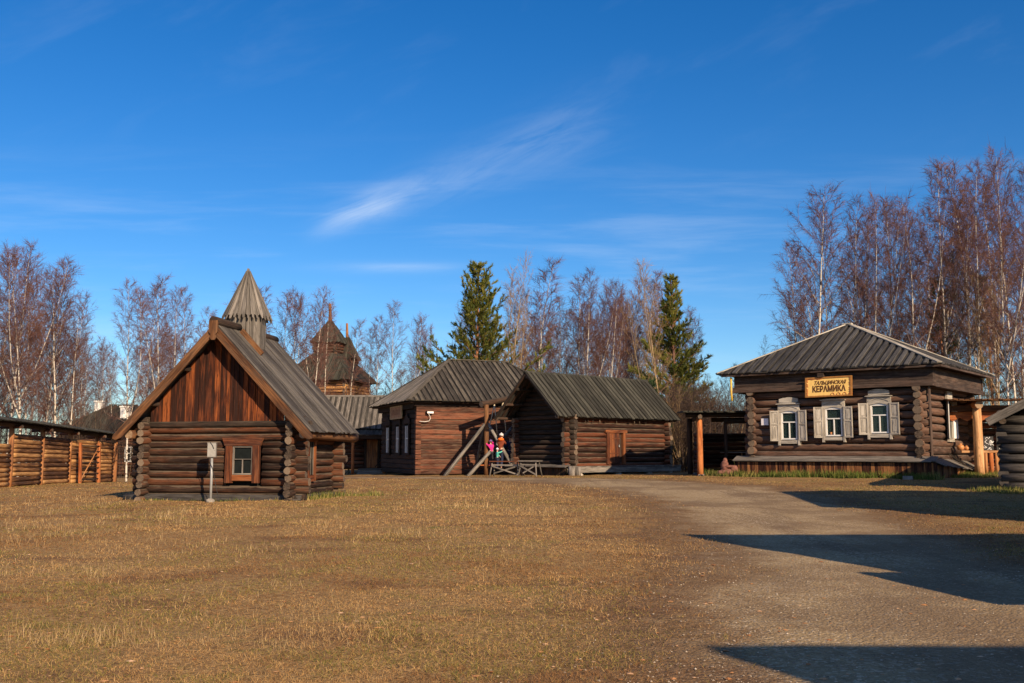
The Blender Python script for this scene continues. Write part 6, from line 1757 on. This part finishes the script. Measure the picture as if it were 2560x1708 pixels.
# pines
H1 = 13.5
tmpl('pine1', *pine(21, H1, 7.2, first=.12, rows=24, clumps=1.0), 'pine_bark', 'needle')
tmpl('pine2', *pine(22, H1, 4.0, first=.10, rows=28, clumps=1.1), 'pine_bark', 'needle')
tmpl('spruce', *pine(23, 5.0, 1.5, first=.05, rows=12, clumps=1.4, mat='needle_blue', droop=12, trunk_r=.08), 'pine_bark', 'needle_blue')
tmpl('sparse', *pine(24, H1, 3.0, first=.35, rows=16, clumps=.6, gap=.45, trunk_r=.16), 'pine_bark', 'needle_blue')
tree(1192, 668, 66, 'pine1', 'big bushy pine behind the hipped log house', None, 'pine_tree', 'pine', H1, rz=20)
tree(1682, 690, 68, 'pine2', 'second pine behind the right end of the barn', None, 'pine_tree', 'pine', H1, rz=60)
tree(1618, 960, 56, 'spruce', 'small dark green spruce behind the barn roof end', None, 'spruce_tree', 'spruce', 5.0)
tree(2368, 700, 62, 'sparse', 'thin pine among the birches above the right roof corner', None, 'pine_tree', 'pine', H1)
tree(2492, 690, 72, 'sparse', 'thin pine in the wood above the stall', None, 'pine_tree', 'pine', H1)

# tree standing out of view to the south casts dapples on the porch house roof: part of the same row
tree(1010, 1010, 58, 'thin', 'low thin birch hidden behind the hipped house', None) if False else None

# thickets (nobody could count their stems)
def thicket(name, label, spots, n, hh, mat='twig_dark', seed=1, r=.02, stems_mat=None):
    rg = random.Random(seed); C = MB()
    for i in range(n):
        x0, x1, y0, y1 = rg.choice(spots); x = rg.uniform(x0, x1); y = rg.uniform(y0, y1); z = gz(x, y)
        H = rg.uniform(*hh); lean = V((rg.uniform(-.3, .3), rg.uniform(-.3, .3), 1)).normalized()
        pts = grow(rg, V((x, y, z - .1)), lean, H, 5, V((0, 0, .2)), .08); rr = r * rg.uniform(.6, 1.2)
        tone = rg.random()
        C.tube(pts, [rr * (1 - .85 * j / 5) for j in range(6)], 3, 1 if rg.random() < .3 else 0, (tone, tone), cap=False)
        for b in range(14):
            q = rg.uniform(.25, 1) * 5; j = min(4, int(q)); p = pts[j].lerp(pts[j + 1], q - j)
            d = rvec(rg, V((0, 0, .9)), .8); L = rg.uniform(.3, .9) * H / 4
            e = p + d * L
            C.cone(p, d * L, .008, 0, (rg.random(), 0))
            for w_ in range(5): C.cone(p.lerp(e, rg.uniform(.2, .9)), rvec(rg, d, .8) * rg.uniform(.2, .5), .0065, 0, (rg.random(), 0))
    o = C.build(name, [mat, stems_mat or 'twig_gold']); return tag(o, label, 'bushes', kind='stuff')
thicket('willow_thicket', 'dense brown bare bushes filling the gap between the barn and the open shed', [(9.5, 17, 58, 68), (9.0, 13, 55, 62)], 620, (2.6, 5.2), seed=3)
thicket('brush', 'brown brush behind the pottery house and the stall', [(18, 40, 60, 74)], 520, (3, 6.5), seed=4)
thicket('brush', 'brown brush behind the log fence and the village house', [(-48, -24, 62, 84)], 480, (3, 6.5), seed=5)
thicket('brush', 'brown brush behind the barn and the hipped house', [(-22, 12, 84, 100)], 620, (3, 6.5), seed=6)
